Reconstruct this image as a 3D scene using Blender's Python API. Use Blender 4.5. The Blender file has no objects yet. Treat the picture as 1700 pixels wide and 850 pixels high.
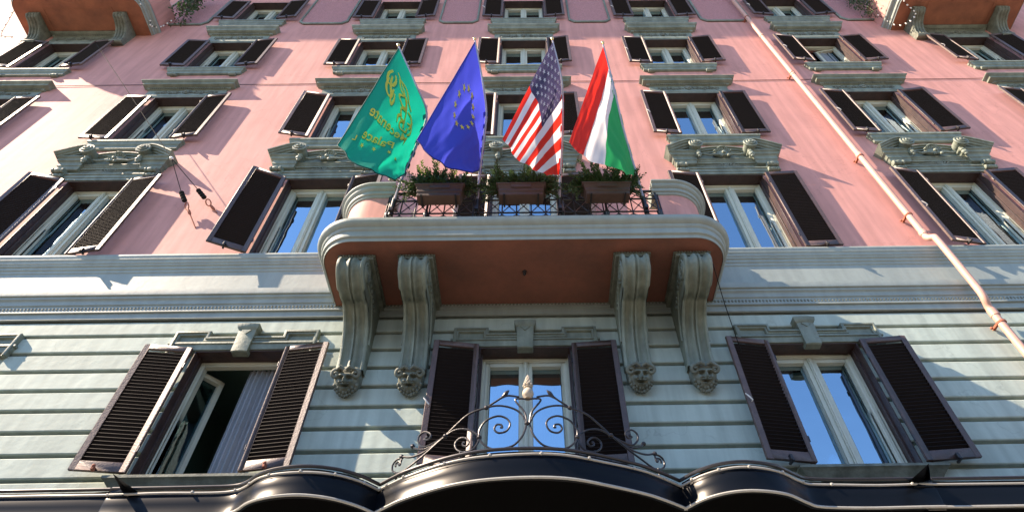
import bpy, bmesh, math, random
from mathutils import Vector, Matrix
random.seed(7)
sc = bpy.context.scene
R = math.radians

# ------------------------------------------------------------------ camera
WALL = 5.221
pitch, yaw, roll = R(50.16), R(1.01), R(-1.43)
F = Vector((math.sin(yaw)*math.cos(pitch), math.cos(yaw)*math.cos(pitch), math.sin(pitch)))
R0 = Vector((math.cos(yaw), -math.sin(yaw), 0)); U0 = R0.cross(F)
RR = R0*math.cos(roll) + U0*math.sin(roll); UU = -R0*math.sin(roll) + U0*math.cos(roll)
cd = bpy.data.cameras.new('camera'); cam = bpy.data.objects.new('camera', cd); sc.collection.objects.link(cam)
m = Matrix.Identity(4)
for i, v in enumerate((RR, UU, -F)):
    for j in range(3): m[j][i] = v[j]
m.translation = Vector((0.042, -WALL, 1.6))
cam.matrix_world = m
cd.sensor_width = 36; cd.lens = 1020/1700*36; cd.shift_x = -38/1700
cd.clip_start = 0.05; cd.clip_end = 3000
sc.camera = cam

# ------------------------------------------------------------------ light
SD = Vector((-3.6, -1.0, 3.4)).normalized()          # towards the sun
el = math.asin(SD.z); az = math.atan2(SD.x, SD.y)
w = bpy.data.worlds.new('World'); sc.world = w; w.use_nodes = True
nt = w.node_tree
sky = nt.nodes.new('ShaderNodeTexSky'); sky.sky_type = 'NISHITA'; sky.sun_disc = False
sky.sun_elevation = el; sky.sun_rotation = az; sky.air_density = 1.0; sky.dust_density = 0.1; sky.ozone_density = 5.0
bg = nt.nodes['Background']; bg.inputs["Strength"].default_value = 0.108
hs = nt.nodes.new('ShaderNodeHueSaturation'); hs.inputs['Saturation'].default_value = .95
nt.links.new(sky.outputs[0], hs.inputs['Color']); nt.links.new(hs.outputs[0], bg.inputs['Color'])
sd = bpy.data.lights.new('sun', 'SUN'); sd.energy = 4.6; sd.angle = R(0.5); sd.color = (1.0, 0.80, 0.60)
so = bpy.data.objects.new('sun', sd); sc.collection.objects.link(so)
so.rotation_euler = SD.to_track_quat('Z', 'Y').to_euler()
sc.view_settings.view_transform = 'Standard'; sc.view_settings.look = 'None'
sc.view_settings.exposure = 1.78; sc.view_settings.gamma = 1

# ------------------------------------------------------------------ materials
def mat(name, col, rough=.6, metal=0., spec=.5, noise=0., nscale=6., bump=0., bscale=30., streak=0., col2=None, trans=0., coat=0., bdist=.01, crack=0., vary=0.):
    m = bpy.data.materials.new(name); m.use_nodes = True; n = m.node_tree; N = n.nodes; L = n.links
    b = N['Principled BSDF']; b.inputs['Base Color'].default_value = (*col, 1)
    b.inputs['Roughness'].default_value = rough; b.inputs['Metallic'].default_value = metal
    b.inputs['Specular IOR Level'].default_value = spec; b.inputs['Coat Weight'].default_value = coat
    tc = N.new('ShaderNodeTexCoord'); geo = N.new('ShaderNodeNewGeometry')
    if noise or streak:
        nz = N.new('ShaderNodeTexNoise'); nz.inputs['Scale'].default_value = nscale; nz.inputs['Detail'].default_value = 6; nz.inputs['Roughness'].default_value = .65
        L.new(geo.outputs['Position'], nz.inputs['Vector'])
        rp = N.new('ShaderNodeValToRGB'); c2 = col2 or tuple(c*.55 for c in col)
        rp.color_ramp.elements[0].position = .32; rp.color_ramp.elements[1].position = .68
        rp.color_ramp.elements[0].color = (*[c*(1-noise)+d*noise for c, d in zip(col, c2)], 1)
        rp.color_ramp.elements[1].color = (*[min(1, c*(1+.12*noise)) for c in col], 1)
        L.new(nz.outputs['Fac'], rp.inputs['Fac']); out = rp.outputs['Color']
        if streak:
            mp = N.new('ShaderNodeMapping'); mp.inputs['Scale'].default_value = (5, 5, .45)
            L.new(geo.outputs['Position'], mp.inputs['Vector'])
            n2 = N.new('ShaderNodeTexNoise'); n2.inputs['Scale'].default_value = 1.6; n2.inputs['Detail'].default_value = 7; L.new(mp.outputs[0], n2.inputs['Vector'])
            r2 = N.new('ShaderNodeValToRGB'); r2.color_ramp.elements[0].position = .38; r2.color_ramp.elements[1].position = .62
            k = 1-streak; r2.color_ramp.elements[0].color = (k, k, k, 1); r2.color_ramp.elements[1].color = (1, 1, 1, 1)
            L.new(n2.outputs['Fac'], r2.inputs['Fac'])
            mx = N.new('ShaderNodeMix'); mx.data_type = 'RGBA'; mx.blend_type = 'MULTIPLY'; mx.inputs[0].default_value = 1
            L.new(out, mx.inputs[6]); L.new(r2.outputs['Color'], mx.inputs[7]); out = mx.outputs[2]
        if crack:
            wz = N.new('ShaderNodeTexNoise'); wz.inputs['Scale'].default_value = 1.7; wz.inputs['Detail'].default_value = 8; L.new(geo.outputs['Position'], wz.inputs['Vector'])
            va = N.new('ShaderNodeVectorMath'); va.operation = 'MULTIPLY_ADD'; va.inputs[1].default_value = (1.3, 1.3, 1.3); L.new(wz.outputs['Color'], va.inputs[0]); L.new(geo.outputs['Position'], va.inputs[2])
            vo = N.new('ShaderNodeTexVoronoi'); vo.feature = 'DISTANCE_TO_EDGE'; vo.inputs['Scale'].default_value = .55; L.new(va.outputs[0], vo.inputs['Vector'])
            mr = N.new('ShaderNodeMapRange'); mr.inputs[1].default_value = 0; mr.inputs[2].default_value = .006; mr.inputs[3].default_value = 1-crack; mr.inputs[4].default_value = 1; L.new(vo.outputs['Distance'], mr.inputs[0])
            mx = N.new('ShaderNodeMix'); mx.data_type = 'RGBA'; mx.blend_type = 'MULTIPLY'; mx.inputs[0].default_value = 1
            L.new(out, mx.inputs[6]); L.new(mr.outputs[0], mx.inputs[7]); out = mx.outputs[2]
        if vary:
            oi = N.new('ShaderNodeObjectInfo'); mr = N.new('ShaderNodeMapRange'); mr.inputs[3].default_value = 1-vary; mr.inputs[4].default_value = 1+vary*.4; L.new(oi.outputs['Random'], mr.inputs[0])
            mx = N.new('ShaderNodeMix'); mx.data_type = 'RGBA'; mx.blend_type = 'MULTIPLY'; mx.inputs[0].default_value = 1
            L.new(out, mx.inputs[6]); L.new(mr.outputs[0], mx.inputs[7]); out = mx.outputs[2]
        L.new(out, b.inputs['Base Color'])
    if bump:
        n3 = N.new('ShaderNodeTexNoise'); n3.inputs['Scale'].default_value = bscale; n3.inputs['Detail'].default_value = 5
        L.new(geo.outputs['Position'], n3.inputs['Vector'])
        bp = N.new('ShaderNodeBump'); bp.inputs['Strength'].default_value = bump; bp.inputs['Distance'].default_value = bdist
        L.new(n3.outputs['Fac'], bp.inputs['Height']); L.new(bp.outputs[0], b.inputs['Normal'])
    if trans:
        t = N.new('ShaderNodeBsdfTranslucent'); t.inputs['Color'].default_value = (*col, 1)
        ms = N.new('ShaderNodeMixShader'); ms.inputs[0].default_value = trans
        L.new(b.outputs[0], ms.inputs[1]); L.new(t.outputs[0], ms.inputs[2]); L.new(ms.outputs[0], N['Material Output'].inputs[0])
    return m
def glass(name, fac, tint):
    m = bpy.data.materials.new(name); m.use_nodes = True; n = m.node_tree; N = n.nodes; L = n.links
    N.remove(N['Principled BSDF'])
    g = N.new('ShaderNodeBsdfGlossy'); g.inputs['Roughness'].default_value = .015; g.inputs['Color'].default_value = (.62, .85, 1, 1)
    t = N.new('ShaderNodeBsdfTransparent'); t.inputs['Color'].default_value = (*tint, 1)
    fr = N.new('ShaderNodeFresnel'); fr.inputs['IOR'].default_value = 1.6
    ma = N.new('ShaderNodeMath'); ma.operation = 'MULTIPLY_ADD'; ma.inputs[1].default_value = 1-fac; ma.inputs[2].default_value = fac; ma.use_clamp = True
    geo = N.new('ShaderNodeNewGeometry'); nz = N.new('ShaderNodeTexNoise'); nz.inputs['Scale'].default_value = 2.5; nz.inputs['Detail'].default_value = 1
    bp = N.new('ShaderNodeBump'); bp.inputs['Strength'].default_value = .25; bp.inputs['Distance'].default_value = .02
    L.new(geo.outputs['Position'], nz.inputs['Vector']); L.new(nz.outputs['Fac'], bp.inputs['Height']); L.new(bp.outputs[0], g.inputs['Normal'])
    ms = N.new('ShaderNodeMixShader'); L.new(fr.outputs[0], ma.inputs[0]); L.new(ma.outputs[0], ms.inputs[0])
    L.new(t.outputs[0], ms.inputs[1]); L.new(g.outputs[0], ms.inputs[2]); L.new(ms.outputs[0], N['Material Output'].inputs[0])
    return m
PINK = mat('pink_plaster', (.585, .285, .245), .70, spec=.2, noise=.35, nscale=1.1, col2=(.47, .23, .205), bump=.2, bscale=4, streak=.16, bdist=.02, crack=.13)
PINK2 = mat('pink_roughcast', (.48, .23, .23), .9, noise=.7, nscale=40, bump=1., bscale=60, bdist=.02)
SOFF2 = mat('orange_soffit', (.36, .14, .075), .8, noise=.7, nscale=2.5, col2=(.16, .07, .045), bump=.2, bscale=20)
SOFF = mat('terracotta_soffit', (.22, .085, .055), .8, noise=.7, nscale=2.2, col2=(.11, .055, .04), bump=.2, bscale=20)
STUC = mat('pale_stucco', (.44, .505, .44), .7, spec=.25, noise=.3, nscale=1.3, col2=(.35, .42, .37), bump=.25, bscale=10, streak=.2, bdist=.015, crack=.15, vary=.10)
BELT = mat('belt_stucco', (.275, .31, .285), .6, noise=.5, nscale=2., col2=(.25, .28, .26), bump=.2, bscale=14, streak=.12)
TRIM = mat('grey_green_stone', (.22, .25, .20), .6, noise=.6, nscale=5., col2=(.10, .12, .09), bump=.4, bscale=30, streak=.25)
TRIMD = mat('weathered_stone', (.19, .205, .165), .7, noise=.7, nscale=9., col2=(.07, .075, .05), bump=.4, bscale=35, streak=.2)
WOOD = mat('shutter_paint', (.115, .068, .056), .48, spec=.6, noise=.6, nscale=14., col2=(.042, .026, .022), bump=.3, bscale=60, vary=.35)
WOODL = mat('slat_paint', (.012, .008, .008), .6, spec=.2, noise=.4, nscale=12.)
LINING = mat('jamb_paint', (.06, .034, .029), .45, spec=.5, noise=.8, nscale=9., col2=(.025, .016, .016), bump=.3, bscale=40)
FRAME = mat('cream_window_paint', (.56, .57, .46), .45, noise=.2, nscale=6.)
GLASS = glass('window_glass', .55, (.55, .6, .6)); GLASS2 = glass('open_glass', .03, (.45, .62, .62))
CURT = mat('curtain_cloth', (.40, .43, .47), .9, noise=.2, nscale=3., trans=.3)
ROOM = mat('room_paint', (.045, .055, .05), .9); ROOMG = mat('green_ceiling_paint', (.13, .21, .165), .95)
IRON = mat('black_iron', (.035, .033, .036), .38, metal=.5, spec=.6, noise=.4, nscale=20., bump=.2, bscale=60)
IRONG = mat('grey_iron', (.06, .058, .062), .35, metal=.7, noise=.4, nscale=25.)
CANO = mat('canopy_metal', (.004, .005, .007), .30, spec=.13, noise=.3, nscale=4.)
CANB = mat('canopy_underside', (.004, .004, .004), 1., spec=0.)
STRIP = mat('light_rope', (.36, .35, .31), .4, noise=.3, nscale=30.)
COPP = mat('painted_drainpipe', (.60, .35, .27), .5, noise=.4, nscale=6., col2=(.5, .25, .18), streak=.15)
TERR = mat('planter_terracotta', (.07, .038, .030), .7, noise=.5, nscale=12., bump=.2, bscale=40)
LEAF = mat('rosemary_leaf', (.055, .10, .030), .5, noise=.6, nscale=15., col2=(.03, .055, .02), trans=.3)
LEAFY = mat('young_leaf', (.14, .20, .035), .5, noise=.3, nscale=15., trans=.35)
TWIG = mat('twig', (.10, .07, .04), .8)
STONEF = mat('finial_stone', (.42, .36, .27), .7, noise=.5, nscale=30., bump=.3, bscale=50)
GOLD = mat('brass', (.75, .50, .22), .25, metal=1.)
RUST = mat('rusty_iron', (.35, .11, .06), .8, noise=.5, nscale=40.)
WHITEP = mat('white_enamel', (.75, .73, .68), .35)
RUBB = mat('black_rubber', (.02, .02, .02), .9, spec=.1)
POLE = mat('grey_flagpole', (.33, .30, .33), .35, metal=.3)
def cloth(n, c, t=.5): return mat(n, c, .65, spec=.3, noise=.12, nscale=3., trans=t, bump=.1, bscale=40, bdist=.004)
FG = cloth('green_cloth', (.005, .33, .22)); FGD = cloth('dark_green_cloth', (.0, .12, .11)); FY = cloth('gold_print', (.85, .70, .10), .5)
FB = cloth('blue_cloth', (.06, .075, .62)); FN = cloth('navy_cloth', (.055, .048, .11)); FR = cloth('red_cloth', (.72, .03, .015)); FW = cloth('white_cloth', (.80, .79, .82)); FE = cloth('leaf_green_cloth', (.03, .40, .12))
FBD = cloth('dark_blue_cloth', (.03, .03, .30))
ASPH = mat('cobbles', (.17, .165, .15), .9, noise=.4, nscale=3., bump=.4, bscale=80); PAVE = mat('paving_stone', (.36, .34, .31), .8, noise=.4, nscale=4.)

# ------------------------------------------------------------------ mesh kit: coordinates are (x, p, z), p = distance in front of the wall
class MB:
    def __init__(s): s.v = []; s.f = []
    def face(s, pts):
        i = len(s.v); s.v += [tuple(p) for p in pts]; s.f.append(tuple(range(i, i+len(pts)))); return s
    def box(s, x0, x1, p0, p1, z0, z1):
        i = len(s.v); s.v += [(x, p, z) for x in (x0, x1) for p in (p0, p1) for z in (z0, z1)]
        for q in ((0, 1, 3, 2), (4, 6, 7, 5), (0, 4, 5, 1), (2, 3, 7, 6), (0, 2, 6, 4), (1, 5, 7, 3)): s.f.append(tuple(i+k for k in q))
        return s
    def grid(s, rows, cu=False, cv=False, caps=False):
        i = len(s.v); nr = len(rows); nc = len(rows[0])
        for r in rows: s.v += [tuple(p) for p in r]
        for a in range(nr if cv else nr-1):
            for b in range(nc if cu else nc-1):
                a2, b2 = (a+1) % nr, (b+1) % nc
                s.f.append((i+a*nc+b, i+a*nc+b2, i+a2*nc+b2, i+a2*nc+b))
        if caps:
            s.f.append(tuple(i+b for b in range(nc))); s.f.append(tuple(i+(nr-1)*nc+b for b in range(nc)))
        return s
    def tube(s, pts, r, n=8, caps=True, closed=False):
        pts = [Vector(p) for p in pts]; N = len(pts); rows = []; up = None
        for k, p in enumerate(pts):
            a = pts[(k-1) % N] if (k > 0 or closed) else p; b = pts[(k+1) % N] if (k < N-1 or closed) else p
            t = (b-a).normalized()
            if up is None: up = t.orthogonal().normalized()
            up = (up - t*up.dot(t)); up = up.normalized() if up.length > 1e-6 else t.orthogonal().normalized()
            sd_ = t.cross(up); rr = r[k] if isinstance(r, (list, tuple)) else r
            rows.append([p + (up*math.cos(2*math.pi*j/n) + sd_*math.sin(2*math.pi*j/n))*rr for j in range(n)])
        return s.grid(rows, cu=True, cv=closed, caps=caps and not closed)
    def ball(s, c, r, n=10, m_=7):
        r = (r, r, r) if not isinstance(r, (tuple, list)) else r; rows = []
        for a in range(m_+1):
            th = math.pi*a/m_
            rows.append([(c[0]+r[0]*math.sin(th)*math.cos(2*math.pi*b/n), c[1]+r[1]*math.sin(th)*math.sin(2*math.pi*b/n), c[2]+r[2]*math.cos(th)) for b in range(n)])
        return s.grid(rows, cu=True)
    def lathe(s, o, ax, prof, n=12):
        ax = Vector(ax).normalized(); u = ax.orthogonal().normalized(); v = ax.cross(u); o = Vector(o)
        return s.grid([[o+ax*h+(u*math.cos(2*math.pi*j/n)+v*math.sin(2*math.pi*j/n))*r for j in range(n)] for h, r in prof], cu=True, caps=True)
    def sweep(s, path, prof, mp, closed=False, caps=True):
        """path: 2D points; prof: (normal offset, height) pairs; mp(a, b, h) -> (x, p, z)"""
        N = len(path); nn = []
        for k in range(N):
            a = path[k-1] if (k > 0 or closed) else None; b = path[(k+1) % N] if (k < N-1 or closed) else None
            def nrm(u, v):
                d = (v[0]-u[0], v[1]-u[1]); l = math.hypot(*d) or 1; return (d[1]/l, -d[0]/l)
            if a is None: n = nrm(path[k], b)
            elif b is None: n = nrm(a, path[k])
            else:
                n1, n2 = nrm(a, path[k]), nrm(path[k], b); q = 1+n1[0]*n2[0]+n1[1]*n2[1]; q = max(q, .35)
                n = ((n1[0]+n2[0])/q, (n1[1]+n2[1])/q)
            nn.append(n)
        rows = [[mp(path[k][0]+nn[k][0]*o, path[k][1]+nn[k][1]*o, h) for o, h in prof] for k in range(N)]
        return s.grid(rows, cv=closed, caps=caps and not closed)
    def ext(s, poly, lo, hi, mp):
        """extrude a 2D polygon between two heights"""
        n = len(poly); i = len(s.v)
        s.v += [mp(a, b, lo) for a, b in poly] + [mp(a, b, hi) for a, b in poly]
        s.f.append(tuple(i+k for k in range(n))); s.f.append(tuple(i+n+k for k in range(n)))
        for k in range(n): s.f.append((i+k, i+(k+1) % n, i+n+(k+1) % n, i+n+k))
        return s
    def add(s, o, fn=lambda p: p):
        i = len(s.v); s.v += [tuple(fn(p)) for p in o.v]; s.f += [tuple(i+k for k in f) for f in o.f]; return s
    def mesh(s, name, material, bevel=0, smooth=38, recalc=True):
        me = bpy.data.meshes.new(name); me.from_pydata([(x, -p, z) for x, p, z in s.v], [], s.f)
        bm = bmesh.new(); bm.from_mesh(me)
        bmesh.ops.remove_doubles(bm, verts=bm.verts, dist=1e-5)
        if recalc: bmesh.ops.recalc_face_normals(bm, faces=bm.faces)
        if bevel: bmesh.ops.bevel(bm, geom=[e for e in bm.edges if len(e.link_faces) == 2 and e.calc_face_angle(0) > .6], offset=bevel, segments=1, affect='EDGES', profile=.5)
        bm.to_mesh(me); bm.free()
        me.materials.append(material)
        if smooth: me.shade_smooth(); me.set_sharp_from_angle(angle=R(smooth))
        return me
XZ = lambda a, b, h: (a, h, b)       # path in the wall plane, height = projection
XP = lambda a, b, h: (a, b, h)       # path in plan, height = z
YZ = lambda a, b, h: (h, a, b)       # path in section (p, z), height = x
def obj(name, me, parent=None, loc=(0, 0, 0), **kw):
    o = bpy.data.objects.new(name, me); sc.collection.objects.link(o)
    o.location = (loc[0], -loc[1], loc[2])
    if parent: o.parent = parent
    for k, v in kw.items(): o[k] = v
    return o
def thing(name, label, cat, loc=(0, 0, 0), group=None, me=None):
    o = obj(name, me, None, loc); o['label'] = label; o['category'] = cat
    if group: o['group'] = group
    return o
def spline(P, n=6):
    P = [Vector(p) for p in P]; out = []
    for i in range(len(P)-1):
        a = P[i-1] if i else P[0]*2-P[1]; b, c = P[i], P[i+1]; d = P[i+2] if i+2 < len(P) else P[-1]*2-P[-2]
        for k in range(n):
            t = k/n; out.append(.5*((2*b)+(c-a)*t+(2*a-5*b+4*c-d)*t*t+(3*b-a-3*c+d)*t**3))
    out.append(P[-1]); return out
def arc(cx, cy, r, a0, a1, n): return [(cx+r*math.cos(R(a0+(a1-a0)*k/n)), cy+r*math.sin(R(a0+(a1-a0)*k/n))) for k in range(n+1)]

# ------------------------------------------------------------------ ground
g = MB().face([(-400, -60, 0), (400, -60, 0), (400, 400, 0), (-400, 400, 0)]); o = obj('street', g.mesh('street', ASPH, smooth=0)); o['kind'] = 'structure'
g = MB().box(-40, 40, .02, 3.2, .004, .14); o = obj('pavement', g.mesh('pavement', PAVE, smooth=0)); o['kind'] = 'structure'

g = MB().box(-70, 60, 20, 32, 0, 7.6).box(-70, 60, 19.6, 20, 7.1, 7.7)  # plain out-of-view row, added to trim low sky light and give bounce
for k in range(40):
    for z_ in (1.2, 4.6): g.box(-69+3.2*k, -67.8+3.2*k, 19.97, 20.03, z_, z_+1.7)
o = obj('added_bounce_buildings', g.mesh('added_bounce_row', mat('ochre_plaster', (.26, .21, .15), .9, noise=.4, nscale=.5), smooth=0)); o['kind'] = 'structure'

# ------------------------------------------------------------------ facade
COL = {-3: -10.17, -2: -6.56, -1: -3.17, 0: 0.0, 1: 3.23, 2: 6.68, 3: 10.14}
hotel = thing('hotel_building', 'pink and grey stucco hotel facade with louvred shutters and a bracketed balcony', 'building')
HW = .51
ROWS = {1: (4.70, 6.25, 4.72, 6.24), 2: (7.88, 9.77, 7.905, 9.73), 3: (10.95, 12.70, 11.01, 12.63), 4: (14.0, 15.5, 14.07, 15.48), 5: (16.86, 18.30, 16.93, 18.22)}
def wall(x0, x1, z0, z1, holes, p=0., depth=.325):
    xs = sorted({x0, x1, *[h[0] for h in holes], *[h[1] for h in holes]}); zs = sorted({z0, z1, *[h[2] for h in holes], *[h[3] for h in holes]})
    xs = [x for x in xs if x0 <= x <= x1]; zs = [z for z in zs if z0 <= z <= z1]; b = MB()
    for i in range(len(xs)-1):
        for j in range(len(zs)-1):
            cx, cz = (xs[i]+xs[i+1])/2, (zs[j]+zs[j+1])/2
            if any(h[0] < cx < h[1] and h[2] < cz < h[3] for h in holes): continue
            b.face([(xs[i], p, zs[j]), (xs[i+1], p, zs[j]), (xs[i+1], p, zs[j+1]), (xs[i], p, zs[j+1])])
    for a, c, d, e in holes:
        for q in (((a, d), (a, e)), ((c, d), (c, e)), ((a, e), (c, e)), ((a, d), (c, d))):
            b.face([(q[0][0], p, q[0][1]), (q[1][0], p, q[1][1]), (q[1][0], p-depth, q[1][1]), (q[0][0], p-depth, q[0][1])])
    return b
holes = []
for r in (2, 3, 4, 5):
    for c, x in COL.items():
        z0, z1 = ROWS[r][:2]
        if r == 2 and c == 0: z0 = 7.27
        holes.append((x-HW, x+HW, z0, z1))
XL, XR = -15.5, 15.5
b = wall(XL, XR, 7.25, 22.0, holes); b.box(XL, XR, -2.4, -2.15, 7.25, 22.0)
obj('upper_wall', b.mesh('upper_wall', PINK, smooth=0), hotel)
h1 = [(x-HW, x+HW, 4.70, 6.25) for c, x in COL.items()]
b = wall(XL, XR, 3.7, 7.25, h1, p=-.07, depth=.255); b.box(XL, XR, -2.4, -2.15, 0, 7.25)
obj('joint_backing_wall', b.mesh('joint_backing_wall', STUC, smooth=0), hotel)
b = MB().box(XL, XR, -.5, -.04, 0, 3.7)
obj('ground_floor_wall', b.mesh('ground_floor_wall', STUC, smooth=0), hotel)

# stone courses with recessed joints
def course(xa, xb, za, zb):
    b = MB(); e = .010
    b.sweep([(xa, za), (xb, za)], [(0, 0)], XZ) if 0 else None
    outer = [(xa, za), (xb, za), (xb, zb), (xa, zb)]; inner = [(xa+.002, za+e), (xb-.002, za+e), (xb-.002, zb-e), (xa+.002, zb-e)]
    b.grid([[(x, -.069, z) for x, z in outer], [(x, -.008, z) for x, z in outer], [(x, 0.0, z) for x, z in inner]], cu=True)
    b.face([(x, 0.0, z) for x, z in inner]); return b
JZ = [6.745]+[6.507-.2575*k for k in range(0, 11)]
lint_x = .80
for k in range(len(JZ)-1):
    zt, zb = JZ[k]-.022, JZ[k+1]+.022
    cuts = []
    for c, x in COL.items():
        if zt > 4.56 and zb < 6.36: cuts.append((x-HW-.001 if zt < 6.2 else x-.80, x+HW+.001 if zt < 6.2 else x+.80))
    cuts.sort(); xs = XL
    for a, c_ in cuts+[(XR, XR)]:
        # long courses are cut where a hidden butt joint would fall, under the brackets
        if a-xs > .05: obj('stone_course', course(xs, a, zb, zt).mesh('stone_course', STUC, smooth=0), hotel)
        xs = c_

# belt courses
def moulding(x0, x1, prof, ends=True):
    """prof (p, z); the returns at both ends are mitred back to the wall"""
    b = MB()
    rows = [[(x0-p, -.01, z) for p, z in prof], [(x0-p, p, z) for p, z in prof], [(x1+p, p, z) for p, z in prof], [(x1+p, -.01, z) for p, z in prof]]
    b.grid(rows, caps=False); return b
ledge = [(0, 7.885), (.085, 7.88), (.093, 7.865), (.093, 7.84), (.086, 7.825), (.082, 7.79), (.072, 7.78), (.066, 7.755), (.066, 7.735), (.054, 7.725), (.05, 7.70), (.034, 7.69), (.032, 7.65), (.018, 7.64), (.016, 7.60), (0, 7.59)]
for xa, xb in ((XL, -2.14), (2.14, XR)):
    obj('string_course_moulding', moulding(xa, xb, ledge).mesh('ledge', BELT), hotel)
b = MB().box(XL, XR, -.03, .006, 7.24, 7.60); obj('frieze_band', b.mesh('frieze', BELT, smooth=0), hotel)
low = [(.0, 7.25), (.02, 7.235), (.085, 7.20), (.10, 7.19), (.10, 7.125), (.095, 7.10), (.075, 7.09), (.075, 7.06), (.055, 7.045), (.05, 7.03), (.05, 6.975), (.035, 6.965), (.035, 6.875), (.045, 6.87), (.045, 6.855), (.02, 6.85), (.02, 6.765), (0, 6.755)]
obj('belt_course_moulding', moulding(XL, XR, low).mesh('belt', BELT), hotel)
b = MB(); x = -9.0
while x < 9.0:
    b.ball((x, .033, 6.92), (.0155, .014, .022), 6, 4); x += .042
obj('bead_row', b.mesh('beads', TRIMD), hotel, kind='stuff')

# ------------------------------------------------------------------ windows
def frame_rect(b, x0, x1, z0, z1, t, p0, p1, bot=None):
    bt = t if bot is None else bot
    b.box(x0, x0+t, p0, p1, z0, z1); b.box(x1-t, x1, p0, p1, z0, z1); b.box(x0+t, x1-t, p0, p1, z1-t, z1); b.box(x0+t, x1-t, p0, p1, z0, z0+bt)
def curtain_mesh(x0, x1, z0, z1, p, sd_=0):
    rnd = random.Random(sd_); n = 46; ph = rnd.random()*6
    rows = []
    for z in (z0, (z0+z1)/2, z1):
        rows.append([(x0+(x1-x0)*k/n, p+.018*math.sin(k*1.15+ph+.4*math.sin(k*.31))+.008*math.sin(k*.37+ph), z) for k in range(n+1)])
    return MB().grid(rows)
frame_me, sash_me, pane_me, lin_me, room_me, curt_me = {}, {}, {}, {}, {}, {}
for r, (z0, z1, s0, s1) in ROWS.items():
    for dr in ((0, 1) if r == 2 else (0,)):
        za = 7.27 if dr else z0; key = (r, dr)
        b = MB(); frame_rect(b, -HW+.012, HW-.012, za+.004, z1-.012, .050, -.25, -.18); frame_rect(b, -HW+.0115, HW-.0115, za+.002, z1-.013, .026, -.22, -.168)
        frame_me[key] = b.mesh('window_frame', FRAME, bevel=.004)
        b = MB(); frame_rect(b, 0, .432, za+.06, z1-.07, .050, -.250, -.182, bot=.07); frame_rect(b, .046, .386, za+.12, z1-.112, .010, -.245, -.205)
        sash_me[key] = b.mesh('sash', FRAME, bevel=.004)
        b = MB().box(.048, .384, -.258, -.250, za+.125, z1-.115); pane_me[key] = b.mesh('glass_pane', GLASS, smooth=0)
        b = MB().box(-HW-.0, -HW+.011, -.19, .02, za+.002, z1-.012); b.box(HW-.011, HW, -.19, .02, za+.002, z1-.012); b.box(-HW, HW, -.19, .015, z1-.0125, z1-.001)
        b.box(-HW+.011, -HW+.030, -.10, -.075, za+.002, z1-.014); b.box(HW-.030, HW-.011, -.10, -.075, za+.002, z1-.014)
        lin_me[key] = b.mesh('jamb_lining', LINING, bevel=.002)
        b = MB()
        X0, X1, P0, P1, Z0, Z1 = -.95, .95, -.325, -1.9, za-.3, z1+.35
        for q in ([(X0, P1, Z0), (X1, P1, Z0), (X1, P1, Z1), (X0, P1, Z1)], [(X0, P0, Z0), (X0, P1, Z0), (X0, P1, Z1), (X0, P0, Z1)], [(X1, P0, Z0), (X1, P1, Z0), (X1, P1, Z1), (X1, P0, Z1)], [(X0, P0, Z0), (X1, P0, Z0), (X1, P1, Z0), (X0, P1, Z0)], [(X0, P0, Z1), (X1, P0, Z1), (X1, P1, Z1), (X0, P1, Z1)]): b.face(q)
        for a, c in ((X0, -HW), (HW, X1)): b.face([(a, P0, Z0), (c, P0, Z0), (c, P0, Z1), (a, P0, Z1)])
        b.face([(-HW, P0, Z0), (HW, P0, Z0), (HW, P0, za), (-HW, P0, za)]); b.face([(-HW, P0, Z1), (HW, P0, Z1), (HW, P0, z1), (-HW, P0, z1)])
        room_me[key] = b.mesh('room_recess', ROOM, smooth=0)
        curt_me[key] = [curtain_mesh(-.48, -.02, za+.02, z1-.03, -.295, r).mesh('curtain', CURT), curtain_mesh(.02, .48, za+.02, z1-.03, -.295, r+9).mesh('curtain', CURT)]
mul_me = {}
for (r, dr) in frame_me:
    za = 7.27 if dr else ROWS[r][0]; b = MB().box(-.026, .026, -.19, -.162, za+.06, ROWS[r][1]-.07).box(-.012, .012, -.165, -.152, za+.06, ROWS[r][1]-.07)
    mul_me[(r, dr)] = b.mesh('mullion', FRAME, bevel=.004)
room_g = room_me[(1, 0)].copy(); room_g.materials[0] = ROOMG
pane_g = {k: v.copy() for k, v in pane_me.items()}
for v in pane_g.values(): v.materials[0] = GLASS2
def window(c, r, openl=0, openr=0, curtains=(1, 1)):
    dr = 1 if (r == 2 and c == 0) else 0; k = (r, dr); x = COL[c]
    wf = obj('window', frame_me[k], hotel, (x, 0, 0))
    obj('jamb_lining', lin_me[k], wf)
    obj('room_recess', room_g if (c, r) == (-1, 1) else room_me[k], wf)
    for s, op in ((-1, openl), (1, openr)):
        a = obj('sash', sash_me[k], wf); g_ = obj('glass_pane', pane_g[k] if op else pane_me[k], wf)
        for q in (a, g_):
            if s < 0: q.location.x = -.452
            else: q.location.x = .452; q.scale.x = -1
            if op: q.rotation_euler.z = R(op)*(1 if s < 0 else -1); q.location.y = .02
    if not (openl or openr): obj('mullion', mul_me[k], wf)
    for i in (0, 1):
        if curtains[i]: obj('curtain', curt_me[k][i], wf)
    return wf
for c in COL:
    for r in ROWS:
        if (c, r) == (-1, 1): window(c, r, 50, 84, (0, 1))
        elif (c, r) == (2, 4): window(c, r, 80, 10, (0, 1))
        elif (c, r) == (3, 4): window(c, r, 0, 0, (0, 0))
        else:
            cu = {1: (1, 1), 2: (1, 1), 3: (1, 0), 4: (0, 1), 5: (1, 1)}[r]
            window(c, r, curtains=cu if (c+r) % 3 else (0, 0))

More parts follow.
